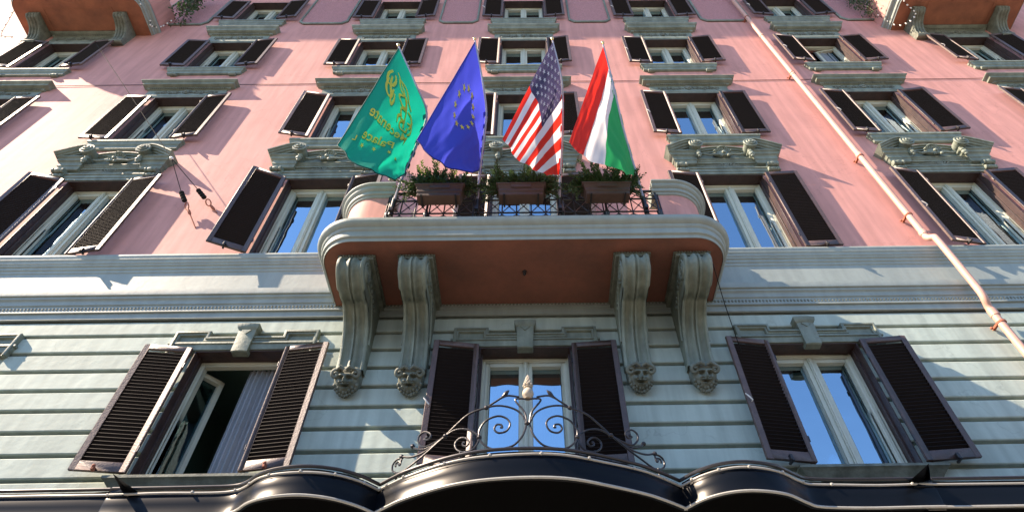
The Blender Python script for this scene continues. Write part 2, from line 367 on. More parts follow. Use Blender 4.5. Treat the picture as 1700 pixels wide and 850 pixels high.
# ------------------------------------------------------------------ shutters
LW = .50
def leaf_meshes(s0, s1, pitch):
    h = s1-s0; b = MB(); t = .035; st = .058
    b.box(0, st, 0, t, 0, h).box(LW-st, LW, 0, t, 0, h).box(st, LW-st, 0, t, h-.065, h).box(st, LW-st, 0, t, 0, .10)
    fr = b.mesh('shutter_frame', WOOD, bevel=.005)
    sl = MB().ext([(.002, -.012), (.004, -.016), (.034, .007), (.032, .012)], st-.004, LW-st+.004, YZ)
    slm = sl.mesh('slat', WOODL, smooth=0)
    zs = []; z = .13
    while z < h-.085: zs.append(z); z += pitch
    return fr, slm, zs
hb_me = MB().box(-.014, .014, .035, .075, -.03, .03).box(-.012, .012, .0, .09, -.045, -.025).mesh('holdback', IRON, bevel=.003)
hbr_me = MB().box(-.012, .012, .035, .08, -.02, .02).ball((0, .07, .02), .018, 8, 5).mesh('holdback', RUST, bevel=.003)
catch_me = MB().tube([(0, .035, 0), (0, .06, .0), (.03, .07, .03), (.06, .065, .07)], [.006, .007, .008, .005], 6).mesh('catch', WHITEP)
hinge_me = MB().lathe((0, 0, -.03), (0, 0, 1), [(0, .009), (.06, .009)], 8).mesh('hinge', IRON)
LM = {r: leaf_meshes(ROWS[r][2], ROWS[r][3], .0425 if r == 1 else .037) for r in ROWS}
joined = {}
for r, (fr, slm, zs) in LM.items():
    b = MB(); base = [(.002, -.012), (.004, -.016), (.034, .007), (.032, .012)]
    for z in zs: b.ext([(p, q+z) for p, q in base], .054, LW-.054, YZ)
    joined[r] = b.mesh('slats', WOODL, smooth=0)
FREEP = {(-1, 1): (.15, .15), (0, 1): (.16, .12), (1, 1): (.16, .13), (-2, 2): (.22, .155), (-1, 2): (.29, .16), (1, 2): (.13, .10), (2, 2): (.16, .12)}
rs = random.Random(3)
def shutter(c, r, side):
    fr, slm, zs = LM[r]; x = COL[c]+side*.515
    pf = FREEP.get((c, r)); pf = pf[0 if side < 0 else 1] if pf else rs.choice((.09, .10, .115, .13))
    if (c, r) == (-1, 3) and side < 0: pf = .16
    ang = math.asin((pf-.08)/LW)
    o = obj('shutter', fr, hotel, (x, .055, ROWS[r][2]))
    if side > 0: o.rotation_euler.z = -ang
    else: o.scale.x = -1; o.rotation_euler.z = ang
    if r == 1 and c in (-1, 0, 1):
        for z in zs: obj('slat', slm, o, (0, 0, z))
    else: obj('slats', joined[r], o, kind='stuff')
    obj('holdback', hbr_me if (c, r) == (-1, 1) else hb_me, o, (LW*.55, 0, .01))
    if side < 0 and c >= 0: obj('catch', catch_me, o, (LW-.04, 0, (ROWS[r][3]-ROWS[r][2])*.42))
    for z in (.25, (ROWS[r][3]-ROWS[r][2])-.25): obj('hinge', hinge_me, o, (-.004, .03, z))
    return o
for r in ROWS:
    for c in COL:
        for s in (-1, 1):
            if (c, r, s) != (-2, 1, 1): shutter(c, r, s)

# ------------------------------------------------------------------ row 1 surrounds
eared = [(-.815, 6.20), (-.815, 6.52), (-.42, 6.52), (-.42, 6.43), (.42, 6.43), (.42, 6.52), (.815, 6.52), (.815, 6.20)]
pr = [(0.0, -.01), (0.0, .055), (.012, .062), (.028, .062), (.032, .045), (.05, .042), (.056, .03), (.06, -.01)]
b = MB().sweep(eared, [(o_, h_) for o_, h_ in pr], XZ)
b.sweep([(-.68, 6.36), (-.68, 6.455), (-.37, 6.455), (-.37, 6.40)], [(0, -.01), (0, .03), (.02, .03), (.02, -.01)], XZ) if 0 else None
b.box(-.80, .80, -.03, .012, 6.34, 6.455).box(-.80, -.44, -.03, .012, 6.455, 6.50).box(.44, .80, -.03, .012, 6.455, 6.50)
sur_me = b.mesh('window_surround', TRIM)
b = moulding(-.79, .79, [(-.03, 6.37), (.045, 6.365), (.055, 6.35), (.055, 6.33), (.04, 6.325), (.035, 6.27), (.03, 6.255), (-.03, 6.25)])
lint_me = b.mesh('lintel', TRIM)
b = MB()
kz = [(6.19, .085, .055), (6.20, .088, .070), (6.50, .098, .080), (6.515, .110, .092), (6.53, .118, .10), (6.565, .125, .11), (6.575, .125, .11)]
b.grid([[(-x_, -.02, z), (-x_, p_, z), (-x_*.35, p_+.012, z), (x_*.35, p_+.012, z), (x_, p_, z), (x_, -.02, z)] for z, x_, p_ in kz], cu=True, caps=True)
b.ext([(-.055, 6.49), (.055, 6.49), (0, 6.43)], .075, .10, XZ)
key_me = b.mesh('keystone', TRIM, smooth=25)
sillp = [(-.03, 4.705), (.085, 4.70), (.10, 4.69), (.10, 4.665), (.085, 4.655), (.07, 4.64), (.035, 4.60), (.025, 4.585), (-.03, 4.58)]
sill1_me = moulding(-.60, .60, sillp).mesh('window_sill', TRIMD)
for c, x in COL.items():
    obj('window_surround', sur_me, hotel, (x, 0, 0)); obj('lintel', lint_me, hotel, (x, 0, 0)); obj('keystone', key_me, hotel, (x, 0, 0))
    if c: obj('window_sill', sill1_me, hotel, (x, 0, 0))

# ------------------------------------------------------------------ scrollwork pieces
def spiral(cx, cz, r0, r1, turns, a0, n=26, sgn=1):
    return [(cx+(r0+(r1-r0)*k/n)*math.cos(a0+sgn*turns*2*math.pi*k/n), cz+(r0+(r1-r0)*k/n)*math.sin(a0+sgn*turns*2*math.pi*k/n)) for k in range(n+1)]
def relief():
    b = MB()
    for a in range(9):
        t = 2*math.pi*a/9; b.ball((.045*math.cos(t), .012, .045*math.sin(t)+.01), (.022, .016, .022), 7, 5)
    b.ball((0, .022, .01), (.034, .026, .034), 10, 6)
    b.tube([(x_, .012, z_) for x_, z_ in spiral(0, .01, .095, .07, .62, -.35, 16)], .011, 6)
    for s in (-1, 1):
        for i, (cx, up) in enumerate(((.17, 1), (.29, -1), (.41, 1), (.53, -1))):
            b.tube([(s*x_, .008, z_-.01) for x_, z_ in spiral(cx, .012*up, .008, .052, 1.25, 0, 22, up)], [.006+.006*k/22 for k in range(23)], 5)
            b.ball((s*(cx+.055), .008, -.03*up), (.03, .010, .014), 7, 5)
        b.tube([(s*.10, .006, -.02), (s*.2, .008, .025), (s*.33, .008, -.03), (s*.46, .008, .025), (s*.62, .005, -.01)], .009, 5)
    return b
rel = relief()
def hood(base, top, half, zl):
    """window hood: lintel band, frieze, bead, cornice"""
    h = top-base
    lb = moulding(-half-.03, half+.03, [(-.01, base+.10*h/.5), (.03, base+.10*h/.5), (.035, base+.05), (.02, base+.03), (.02, base), (-.01, base)])
    lb.box(-half, half, -.01, .015, base+.09*h/.5, base+.31*h/.5)
    zc = base+.30*h/.5; q = h-.30*h/.5
    cor = moulding(-half, half, [(-.01, top), (.165, top-.004), (.172, top-.02), (.172, top-.15*q), (.155, top-.25*q), (.13, top-.33*q), (.12, top-.38*q), (.12, top-.62*q), (.105, top-.66*q), (.08, top-.72*q), (.055, top-.76*q), (.05, zc+.02), (.02, zc), (-.01, zc)])
    bd = MB(); x = -half+.02
    while x < half-.01: bd.box(x, x+.022, .02, .062, zc+.012, zc+.04); x += .04
    return lb, cor, bd
HD = {3: hood(12.70, 13.205, .765, 0), 4: hood(15.50, 16.185, .675, 0)}
hood_me = {r: (a.mesh('lintel_band', TRIM), b_.mesh('window_hood', TRIM), c_.mesh('dentil_row', TRIMD, smooth=0)) for r, (a, b_, c_) in HD.items()}
rel_me = {3: MB().add(rel, lambda p: (p[0]*.98, p[1]+.014, p[2]+12.905)).mesh('relief', TRIMD), 4: MB().add(rel, lambda p: (p[0]*.9, p[1]+.014, p[2]*1.15+15.77)).mesh('relief', TRIMD)}
for r in (3, 4):
    for c, x in COL.items():
        h_ = obj('window_hood', hood_me[r][1], hotel, (x, 0, 0))
        obj('lintel_band', hood_me[r][0], h_); obj('dentil_row', hood_me[r][2], h_, kind='stuff'); obj('relief', rel_me[r], h_)
# sills rows 3-5
def sill(zt, zb, half):
    h = zt-zb
    return moulding(-half, half, [(-.01, zt), (.085, zt-.003), (.095, zt-.015), (.095, zt-.25*h), (.08, zt-.3*h), (.075, zt-.5*h), (.06, zt-.58*h), (.05, zt-.62*h), (.048, zb+.02), (.03, zb+.01), (.03, zb), (-.01, zb)])
SZ = {3: (10.955, 10.70), 4: (13.985, 13.74), 5: (16.80, 16.54)}
sill_me = {r: sill(a, b_, .705).mesh('window_sill', TRIM) for r, (a, b_) in SZ.items()}
b = MB(); b.lathe((-.07, .035, 0), (1, 0, 0), [(0, .035), (.012, .042), (.03, .038), (.055, .045), (.085, .045), (.11, .038), (.128, .042), (.14, .035)], 12)
b.box(-.06, .06, -.01, .05, -.03, .04); corb_me = b.mesh('sill_bracket', TRIM)
for r in (3, 4, 5):
    for c, x in COL.items():
        s_ = obj('window_sill', sill_me[r], hotel, (x, 0, 0))
        if r > 3:
            for q in (-.60, .60): obj('sill_bracket', corb_me, s_, (q, 0, SZ[r][1]-.02))

# ------------------------------------------------------------------ pediments of row 2
def pediment():
    P = {}
    b = moulding(-.66, .66, [(-.01, 9.94), (.06, 9.935), (.06, 9.905), (.045, 9.90), (.04, 9.84), (.03, 9.835), (.03, 9.78), (-.01, 9.775)])
    b.box(-.72, .72, -.01, .022, 9.93, 10.06); P['lintel_band'] = b.mesh('lintel_band', TRIM)
    # fan shell
    b = MB()
    for k in range(-7, 8):
        a = R(90+k*12.2); rr = .10+.16*abs(math.sin(a-math.pi/2))**1.5+.02
        b.tube([(0, .03, 9.945), (math.cos(a)*rr*1.15, .045, 9.945+abs(math.sin(a))*.085+.012), (math.cos(a)*(rr*1.3+.04), .03, 9.945+abs(math.sin(a))*.1+.012)], [.008, .015, .006], 6)
    b.ball((0, .04, 9.95), (.03, .025, .02), 8, 5)
    for s in (-1, 1): b.tube([(s*.2, .03, 9.97), (s*.32, .035, 10.015), (s*.42, .03, 9.985), (s*.5, .025, 10.02)], [.014, .012, .010, .004], 6)
    P['shell'] = b.mesh('shell', TRIMD)
    # central cornice (recessed) and arch moulding behind
    b = moulding(-.50, .50, [(-.01, 10.17), (.085, 10.165), (.085, 10.14), (.07, 10.13), (.07, 10.10), (.055, 10.09), (.05, 10.06), (.03, 10.05), (-.01, 10.045)])
    arch = [(x_, 10.50-.22*(x_/.5)**2*.55) for x_ in [-.52+.08*k for k in range(14)]]
    b.sweep(arch, [(-.0, -.01), (-.0, .115), (.022, .115), (.024, .09), (.055, .085), (.058, .06), (.095, .055), (.098, .025), (.30, .022), (.30, -.01)], XZ)
    P['tympanum'] = b.mesh('tympanum', TRIM)
    # end blocks
    bp_ = [(-.01, 10.30), (.165, 10.30), (.17, 10.285), (.17, 10.262), (.15, 10.25), (.14, 10.235), (.14, 10.20), (.115, 10.185), (.105, 10.165), (.105, 10.10), (.09, 10.085), (.085, 10.04), (.07, 10.02), (-.01, 10.0)]
    for s in (-1, 1): P['end_block', s] = MB().add(moulding(.56, .735, bp_), lambda p, s=s: (s*p[0], p[1], p[2])).mesh('end_block', TRIM)
    # swan neck scrolls
    for s in (-1, 1):
        b = MB()
        path = [(.945, 10.315), (.85, 10.375), (.74, 10.445), (.63, 10.505), (.53, 10.535), (.45, 10.52), (.395, 10.47), (.372, 10.40), (.385, 10.33)]
        sp = spline([(x_, 0, z_) for x_, z_ in path], 5); pth = [(v.x, v.z) for v in sp]
        prof = [(0, -.01), (0, .235), (.012, .248), (.034, .245), (.038, .222), (.058, .212), (.064, .186), (.086, .176), (.092, .150), (.115, .142), (.125, -.01)]
        t = MB().sweep(pth, [(-o_*(1), h_) for o_, h_ in prof], XZ)
        b.add(t, lambda p, s=s: (s*p[0], p[1], p[2]))
        # fill of the wing
        poly = [(.90, 10.31), (.84, 10.35), (.73, 10.41), (.62, 10.46), (.53, 10.47), (.50, 10.40), (.52, 10.31)]
        b.ext([(s*x_, z_) for x_, z_ in poly], -.01, .12, XZ)
        for rr, t_, pp in ((.098, .020, .235), (.062, .017, .255), (.026, .018, .27)):
            b.tube([(s*x_, pp, z_) for x_, z_ in arc(.445, 10.385, rr, 0, 360, 16)[:-1]], t_, 6, closed=True)
        b.lathe((s*.445, -.01, 10.385), (0, 1, 0), [(0, .095), (.222, .095), (.225, .06), (.24, .02)], 16)
        P['swan_neck_scroll', s] = b.mesh('scroll', TRIM)
    # crest, garland and drops
    b = MB()
    b.ball((0, .06, 10.31), (.15, .06, .085), 14, 8)
    for k in range(9):
        a = R(20+k*17.5); b.tube([(math.cos(a)*.11, .10, 10.29+math.sin(a)*.07), (math.cos(a)*.15, .13, 10.30+math.sin(a)*.10)], [.014, .020], 6)
    b.tube([(-.07, .13, 10.40), (-.02, .15, 10.42), (.04, .15, 10.415), (.09, .12, 10.40)], .016, 6)
    b.ball((0, .14, 10.26), (.035, .03, .035), 8, 6)
    for s in (-1, 1):
        b.tube([(s*.0, .11, 10.22), (s*.07, .13, 10.195), (s*.16, .12, 10.215), (s*.24, .12, 10.20), (s*.33, .12, 10.235)], [.02, .024, .016, .02, .012], 7)
        b.tube([(s*.12, .10, 10.28), (s*.20, .10, 10.25), (s*.27, .09, 10.24)], [.02, .016, .008], 6)
        b.ball((s*.055, .14, 10.165), (.026, .026, .032), 8, 6)
        for z_, r_ in ((10.30, .036), (10.245, .044), (10.175, .050), (10.125, .028)): b.ball((s*.425, .15, z_), (r_, r_*.9, r_), 8, 6)
    P['crest'] = b.mesh('crest', TRIM)
    for s in (-1, 1):
        b = MB()
        for z_, p_, r_ in ((9.955, .09, .044), (9.865, .055, .038)):
            b.lathe((s*.72-.105, p_, z_), (1, 0, 0), [(0, r_*.6), (.005, r_), (.025, r_*1.05), (.04, r_*.72), (.055, r_*.95), (.09, r_*1.12), (.125, r_*.95), (.14, r_*.72), (.155, r_*1.05), (.18, r_), (.185, r_*.6)], 14)
        b.box(s*.72-.09, s*.72+.09, -.01, .07, 9.83, 9.995)
        P['console', s] = b.mesh('console', TRIM)
    return P
PD = pediment()
for c, x in COL.items():
    e = obj('pediment', PD['tympanum'], hotel, (x, 0, 0))
    for k_, me_ in PD.items():
        if k_ != 'tympanum': obj(k_ if isinstance(k_, str) else k_[0], me_, e)

# ------------------------------------------------------------------ roughcast panels, row 5
xs_ = sorted(COL.values())
for a, c_ in zip(xs_[:-1], xs_[1:]):
    xa, xb = a+1.10, c_-1.10; ch = .13; za, zb = 16.66, 18.75
    out = [(xa+ch, za), (xb-ch, za), (xb, za+ch*1.2), (xb, zb), (xa, zb), (xa, za+ch*1.2)]
    o = obj('roughcast_panel', MB().ext(out, -.01, .012, XZ).mesh('panel', PINK2, smooth=0), hotel)
    obj('panel_moulding', MB().sweep(out, [(.0, -.01), (.0, .03), (-.02, .045), (-.045, .045), (-.05, .02), (-.055, -.01)], XZ, closed=True).mesh('panel_moulding', TRIM), o)
# roof cornice, far above the picture, that keeps the top storeys in shade
b = MB().grid([[(-15.4, p, z) for p, z in ((-.01, 21.4), (.5, 21.5), (.8, 21.8), (1.75, 22.0), (1.9, 22.1), (1.9, 22.35), (-.01, 22.5))], [(15.4, p, z) for p, z in ((-.01, 21.4), (.5, 21.5), (.8, 21.8), (1.75, 22.0), (1.9, 22.1), (1.9, 22.35), (-.01, 22.5))]], caps=True)
obj('roof_cornice', b.mesh('roof_cornice', TRIM, smooth=0), hotel)

# ------------------------------------------------------------------ central balcony
def plan(hw, d, r, back=-.02, n=10): return [(-hw, back)] + arc(-hw+r, d-r, r, 180, 90, n) + arc(hw-r, d-r, r, 90, 0, n) + [(hw, back)]
def balcony(cx, hw, d, r, zs, k=1.0, sm_=None):
    pl = plan(hw, d, r)
    pf = [(-.011, 6.93), (-.010, 6.915), (-.005, 6.915), (.0, 6.925), (.004, 6.955), (.028, 6.965), (.034, 6.985), (.034, 7.045), (.05, 7.055), (.06, 7.075), (.06, 7.09), (.085, 7.10), (.11, 7.125), (.118, 7.145), (.118, 7.185), (.105, 7.20), (.04, 7.215), (-.16, 7.225)]
    # normals point to the left of the path direction; path runs clockwise seen from above
    ba = obj('balcony', MB().sweep(pl, [(-o_*1, zs+(z_-6.92)*k) for o_, z_ in pf], XP, caps=False).mesh('balcony_edge', BELT), hotel, (cx, 0, 0))
    pl2 = plan(hw-.012, d-.012, r-.005)
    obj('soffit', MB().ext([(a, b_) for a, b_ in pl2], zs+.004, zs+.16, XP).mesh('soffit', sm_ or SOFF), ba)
    obj('floor_slab', MB().ext(plan(hw-.12, d-.12, r), zs+.165, zs+.295*k, XP).mesh('floor_slab', TRIM), ba)
    return ba
bal = balcony(0, 2.28, 1.03, .38, 6.92)
# direction test of the sweep normal: offsets must grow outward
# parapet corner blocks
def parapet(s):
    r = .38; hw, d = 2.20, .97
    pts = [(-1.64, d)] + arc(-hw+r, d-r, r, 90, 180, 12) + [(-hw, -.02)]
    return [(s*-a, b_) for a, b_ in pts] if s > 0 else pts
for s in (-1, 1):
    path = parapet(s); sg = 1 if s < 0 else -1
    body = [(0, 7.20), (0, 7.83), (-.18, 7.83), (-.18, 7.20)]
    o = obj('parapet', MB().sweep(path, [(sg*o_, z_) for o_, z_ in body], XP).mesh('parapet', PINK), bal)
    cop = [(-.21, 7.82), (0, 7.82), (.015, 7.825), (.022, 7.835), (.022, 7.855), (.042, 7.862), (.05, 7.88), (.05, 7.905), (.07, 7.912), (.085, 7.93), (.09, 7.94), (.09, 7.96), (.11, 7.968), (.12, 7.98), (.12, 8.00), (.10, 8.015), (-.21, 8.02)]
    ext_ = [(path[0][0]+(.07 if s < 0 else -.07), path[0][1])]+path[1:]
    obj('coping', MB().sweep(ext_, [(sg*o_, z_) for o_, z_ in cop], XP).mesh('coping', BELT), o)
# underside hook
obj('lamp_hook', MB().lathe((0, .55, 6.86), (0, 0, 1), [(0, .01), (.02, .02), (.04, .014), (.07, .03)], 10).mesh('lamp_hook', IRON), bal)

# brackets with masks
front = [(.60, 6.835), (.78, 6.835), (.875, 6.79), (.915, 6.72), (.91, 6.65), (.86, 6.585), (.77, 6.53), (.67, 6.495), (.575, 6.485), (.525, 6.495), (.485, 6.50), (.43, 6.475), (.34, 6.42), (.25, 6.335), (.18, 6.22), (.135, 6.10), (.11, 6.0), (.10, 5.86)]
sp = spline([(p, 0, z) for p, z in front], 3); fp = [(v.x, v.z) for v in sp]
cross = [(-.15, -.03), (-.15, .016), (-.140, .026), (-.118, .026), (-.108, .004), (-.085, -.016), (-.06, -.014), (-.042, .004), (-.030, .018), (-.014, .022), (-.006, .0), (.006, .0), (.014, .022), (.030, .018), (.042, .004), (.06, -.014), (.085, -.016), (.108, .004), (.118, .026), (.140, .026), (.15, .016), (.15, -.03)]
b = MB(); N_ = len(fp)
rows = []
for k in range(N_):
    a, c_ = fp[max(0, k-1)], fp[min(N_-1, k+1)]; d = (c_[0]-a[0], c_[1]-a[1]); l = math.hypot(*d) or 1; n = (-d[1]/l, d[0]/l)
    wsc = .86+.14*abs(2*k/N_-1) if k > N_*.4 else 1.
    rows.append([(x_*wsc, fp[k][0]+n[0]*h_, fp[k][1]+n[1]*h_) for x_, h_ in cross])
b.grid(rows)
side = [(p-.012, z) for p, z in fp]
for s in (-1, 1):
    i = len(b.v); n = len(side)
    ring = side+[(-.02, 5.86), (-.02, 6.88), (.60, 6.88)]
    b.face([(s*.143, p, z) for p, z in ring])
    for rr, t_ in ((.10, .018), (.062, .016), (.026, .018)):
        b.tube([(s*.148, .765+a, 6.68+c_) for a, c_ in arc(0, 0, rr, 0, 360, 18)[:-1]], t_, 6, closed=True)
    b.tube([(s*.148, a, c_) for a, c_ in ((.66, 6.60), (.56, 6.62), (.46, 6.63), (.36, 6.56), (.26, 6.45), (.19, 6.33), (.15, 6.18))], .014, 6)
    for k in range(7): b.ball((s*.15, .60-.06*k, 6.74-.02*k), (.012, .02, .03), 6, 5)
brk_me = b.mesh('balcony_bracket', TRIM, smooth=50)
b = MB(); b.box(-.19, .19, -.02, .83, 6.845, 6.915)
b2 = b.mesh('bracket_plinth', TRIMD, bevel=.006)
b = MB(); x = -.185
while x < .18: b.box(x, x+.018, .82, .842, 6.88, 6.905); x += .032
for s in (-1, 1):
    y = .05
    while y < .82: b.box(s*.199-.009, s*.199+.009, y, y+.018, 6.88, 6.905); y += .032
b3 = b.mesh('dentil_row', TRIMD, smooth=0)
def mask():
    b = MB(); G = lambda x, z, cx, cz, sx, sz: math.exp(-((x-cx)/sx)**2-((z-cz)/sz)**2)
    rows = []; nr, na = 30, 64
    for i in range(nr+1):
        rr = i/nr; row = []
        for j in range(na):
            a = 2*math.pi*j/na; x = rr*math.cos(a); z = rr*math.sin(a)
            h = .62*math.sqrt(max(0, 1-rr**2.6))
            h += .62*G(x, z, 0, .04, .12, .24)+.26*G(x, z, 0, -.10, .20, .08)
            h += .34*(G(x, z, -.32, .36, .26, .09)+G(x, z, .32, .36, .26, .09))
            h -= .42*(G(x, z, -.30, .17, .16, .09)+G(x, z, .30, .17, .16, .09))
            h += .20*(G(x, z, -.30, .15, .07, .05)+G(x, z, .30, .15, .07, .05))
            h += .26*(G(x, z, -.42, -.10, .17, .14)+G(x, z, .42, -.10, .17, .14))
            h += .22*(G(x, z, -.2, -.25, .2, .05)+G(x, z, .2, -.25, .2, .05))
            h -= .60*G(x, z, 0, -.38, .20, .065); h += .2*G(x, z, 0, -.51, .15, .05)
            row.append((x*.125, .02+h*.12, z*.145))
        rows.append(row)
    rows.append([(p[0], -.12, p[2]) for p in rows[-1]]); b.grid(rows, cu=True)
    rnd = random.Random(4)
    for a, r_ in [(200, .93), (215, .95), (230, .95), (245, .97), (258, 1.0), (270, 1.02), (282, 1.0), (295, .97), (310, .95), (325, .95), (340, .93), (222, .72), (240, .74), (262, .78), (280, .78), (300, .74), (318, .72)]:
        x, z = r_*math.cos(R(a))*.125, r_*math.sin(R(a))*.15
        b.ball((x, .05+.05*(1-r_)+rnd.uniform(-.008, .008), z), (.019, .026, .024), 7, 5)
    for s in (-1, 1):
        sp_ = spiral(.098, .062, .046, .010, 1.3, R(140), 24, -1)
        b.tube([(s*x_, .06+.035*k/24, z_) for k, (x_, z_) in enumerate(sp_)], [.028-.018*k/24 for k in range(25)], 8)
        b.tube([(s*.012, .105, .105), (s*.045, .115, .128), (s*.085, .085, .11)], [.018, .024, .016], 7)
    return b
mask_me = mask().mesh('mask', TRIMD, smooth=60)
for x in (-1.87, -1.205, 1.21, 1.885):
    o = obj('balcony_bracket', brk_me, bal, (x, 0, 0)); obj('bracket_plinth', b2, bal, (x, 0, 0)); obj('dentil_row', b3, bal, (x, 0, 0), kind='stuff')
    q = obj('ram_horned_mask', mask_me, bal, (x, .085, 5.745)); q.rotation_euler.x = R(33); q.scale = (1.04, 1, 1.04)

# railing
rail = obj('railing', None, bal, (0, .98, 0))
b = MB()
for z_, t_ in ((7.28, .011), (7.40, .011), (7.48, .009), (7.74, .010), (7.90, .014)): b.box(-1.63, 1.63, -t_, t_, z_-t_*.8, z_+t_*.8)
rails = b.mesh('rail', IRON, bevel=.002)
obj('rail', rails, rail)
b = MB(); nb = 19; dx = 3.26/nb
for k in range(nb+1):
    x = -1.63+dx*k; b.tube([(x, 0, 7.20), (x, 0, 7.90)], .0085, 6)
for k in range(nb):
    xa, xb = -1.63+dx*k, -1.63+dx*(k+1); xm = (xa+xb)/2
    for z0_, z1_ in ((7.48, 7.74), (7.74, 7.895)):
        b.tube([(xa, .004, z0_), (xb, .004, z1_)], .0062, 5); b.tube([(xa, -.004, z1_), (xb, -.004, z0_)], .0062, 5)
    b.tube([(xa+dx*.5-dx*.5*math.cos(t_), 0, 7.47-.065*math.sin(t_)) for t_ in [math.pi*q/8 for q in range(9)]], .006, 5)
    b.tube([(xa+dx*.5-dx*.5*math.cos(t_), 0, 7.29+.06*math.sin(t_)) for t_ in [math.pi*q/8 for q in range(9)]], .006, 5)
    b.ball((xm, 0, 7.61), .013, 6, 5)
obj('lattice', b.mesh('lattice', IRON), rail, kind='stuff')
post = MB().lathe((0, 0, 7.21), (0, 0, 1), [(0, .03), (.03, .03), (.04, .016), (.2, .014), (.22, .03), (.26, .034), (.30, .022), (.34, .014), (.52, .014), (.55, .028), (.60, .022), (.66, .014), (.70, .03), (.74, .024), (.78, .006)], 10).mesh('post', IRON)
for x in (-1.60, -1.15, -.55, .45, .98, 1.60): obj('post', post, rail, (x, 0, 0))

# ------------------------------------------------------------------ upper corner balconies (only the parts in view plus their parapets)
for c, sgn in ((-3, -1), (3, 1)):
    cx = -10.1 if c < 0 else 10.1
    ub = balcony(cx, 1.44, .92, .33, 16.03, .8, SOFF2)
    pth = [(1.38, -.02)] + arc(1.38-.3, .86-.3, .3, 0, 90, 8) + arc(-1.38+.3, .86-.3, .3, 90, 180, 8) + [(-1.38, -.02)]
    obj('parapet', MB().sweep(pth, [(0, 16.29), (0, 17.0), (-.04, 17.0), (-.04, 17.1), (.16, 17.1), (.16, 16.29)], XP).mesh('parapet', PINK), ub)
    for x in (-1.0, .95):
        o = obj('balcony_bracket', None, ub, (x, 0, 0))
        me_ = bpy.data.meshes.get('upper_bracket')
        if not me_:
            me_ = MB().add(MB().grid(rows)).mesh('x', TRIM) if 0 else None
            bb = MB(); 
            for f_ in [1]:
                bb.ext([(-.02, 15.40), (.09, 15.40), (.12, 15.46), (.11, 15.55), (.16, 15.68), (.26, 15.80), (.40, 15.86), (.50, 15.87), (.55, 15.92), (.55, 16.02), (-.02, 16.02)], -.13, .13, YZ)
                for rx in (-.10, -.035, .035, .10): bb.tube([(rx, .10, 15.42), (rx, .125, 15.5), (rx, .12, 15.56), (rx, .175, 15.70), (rx, .27, 15.81), (rx, .40, 15.865), (rx, .50, 15.875), (rx, .555, 15.93)], .022, 6)
                bb.lathe((-.14, .09, 15.42), (1, 0, 0), [(0, .05), (.03, .06), (.25, .06), (.28, .05)], 12)
            me_ = bb.mesh('upper_bracket', TRIMD)
        o2 = obj('bracket_scroll', me_, ub, (x, 0, 0)); bpy.data.objects.remove(o)
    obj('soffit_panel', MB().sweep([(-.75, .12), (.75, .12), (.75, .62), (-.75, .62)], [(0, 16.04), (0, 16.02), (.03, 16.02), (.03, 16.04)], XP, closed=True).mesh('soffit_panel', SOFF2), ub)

# ------------------------------------------------------------------ canopy
rimL = [(-15, 1.04), (-4, 1.05), (-3, 1.06), (-2.4, 1.065), (-2.12, 1.075), (-2.0, 1.13), (-1.88, 1.235), (-1.72, 1.30), (-1.52, 1.32), (-1.33, 1.275), (-1.175, 1.18), (-1.06, 1.06)]
rimC = [(-1.06, 1.06), (-.94, 1.16), (-.82, 1.247), (-.55, 1.39), (-.29, 1.475), (0, 1.50), (.29, 1.475), (.55, 1.39), (.82, 1.27), (1.0, 1.155), (1.14, 1.05)]
rimR = [(1.14, 1.05), (1.26, 1.185), (1.41, 1.27), (1.585, 1.29), (1.80, 1.235), (1.98, 1.11), (2.10, 1.05), (2.4, 1.03), (3, 1.025), (4, 1.02), (15, 1.02)]
def sm(P, n=5): return [(v.x, v.y) for v in spline([(a, b_, 0) for a, b_ in P], n)]
canopy = thing('entrance_canopy', 'black metal canopy with scalloped front edge over the hotel entrance', 'canopy', (0, 0, 0))
prof = [(-.25, 3.975), (-.02, 3.99), (-.018, 3.965), (-.016, 3.935), (.0, 3.93), (.006, 3.915), (.003, 3.87), (.002, 3.83), (.010, 3.80), (.012, 3.775), (-.01, 3.765)]
for seg in (rimL, rimC, rimR):
    p_ = sm(seg)
    if seg is not rimC: pass
    fa = obj('fascia', MB().sweep(p_, [(-o_, z_) for o_, z_ in prof], XP).mesh('fascia', CANO), canopy)
    obj('rim_pipe', MB().tube([(a, b_, 4.0) for a, b_ in p_], .013, 8).mesh('rim_pipe', IRONG), fa)
    def offs(o_):
        q = []
        for k in range(len(p_)):
            a, c_ = p_[max(0, k-1)], p_[min(len(p_)-1, k+1)]; d = (c_[0]-a[0], c_[1]-a[1]); l = math.hypot(*d); q.append((p_[k][0]-d[1]/l*o_, p_[k][1]+d[0]/l*o_))
        return q
    obj('light_rope', MB().tube([(a, b_, 3.953+.003*math.sin(a*9)) for a, b_ in offs(.006)], .009, 7).mesh('light_rope', STRIP), fa)
    obj('light_rope', MB().tube([(a, b_, 3.775+.002*math.sin(a*7)) for a, b_ in offs(.014)], .010, 7).mesh('light_rope', STRIP), fa)
    cl = MB(); 
    pp = offs(.006); step = 6
    for k in range(3, len(pp)-2, step): cl.ball((pp[k][0], pp[k][1]+.008, 3.953), .013, 6, 5)
    obj('rope_clips', cl.mesh('clips', STRIP), fa, kind='stuff')
full = [(-15, -.03)]+sm(rimL)+sm(rimC)[1:]+sm(rimR)[1:]+[(15, -.03)]
b = MB()
for k in range(1, len(full)-2):
    a, c_ = full[k], full[k+1]
    b.face([(a[0], -.03, 3.77), (c_[0], -.03, 3.77), (c_[0], c_[1]-.0, 3.77), (a[0], a[1]-.0, 3.77)])
    b.face([(a[0], -.03, 3.965), (c_[0], -.03, 3.965), (c_[0], c_[1]-.02, 3.975), (a[0], a[1]-.02, 3.975)])
obj('canopy_deck', b.mesh('canopy_deck', CANB, smooth=0), canopy)
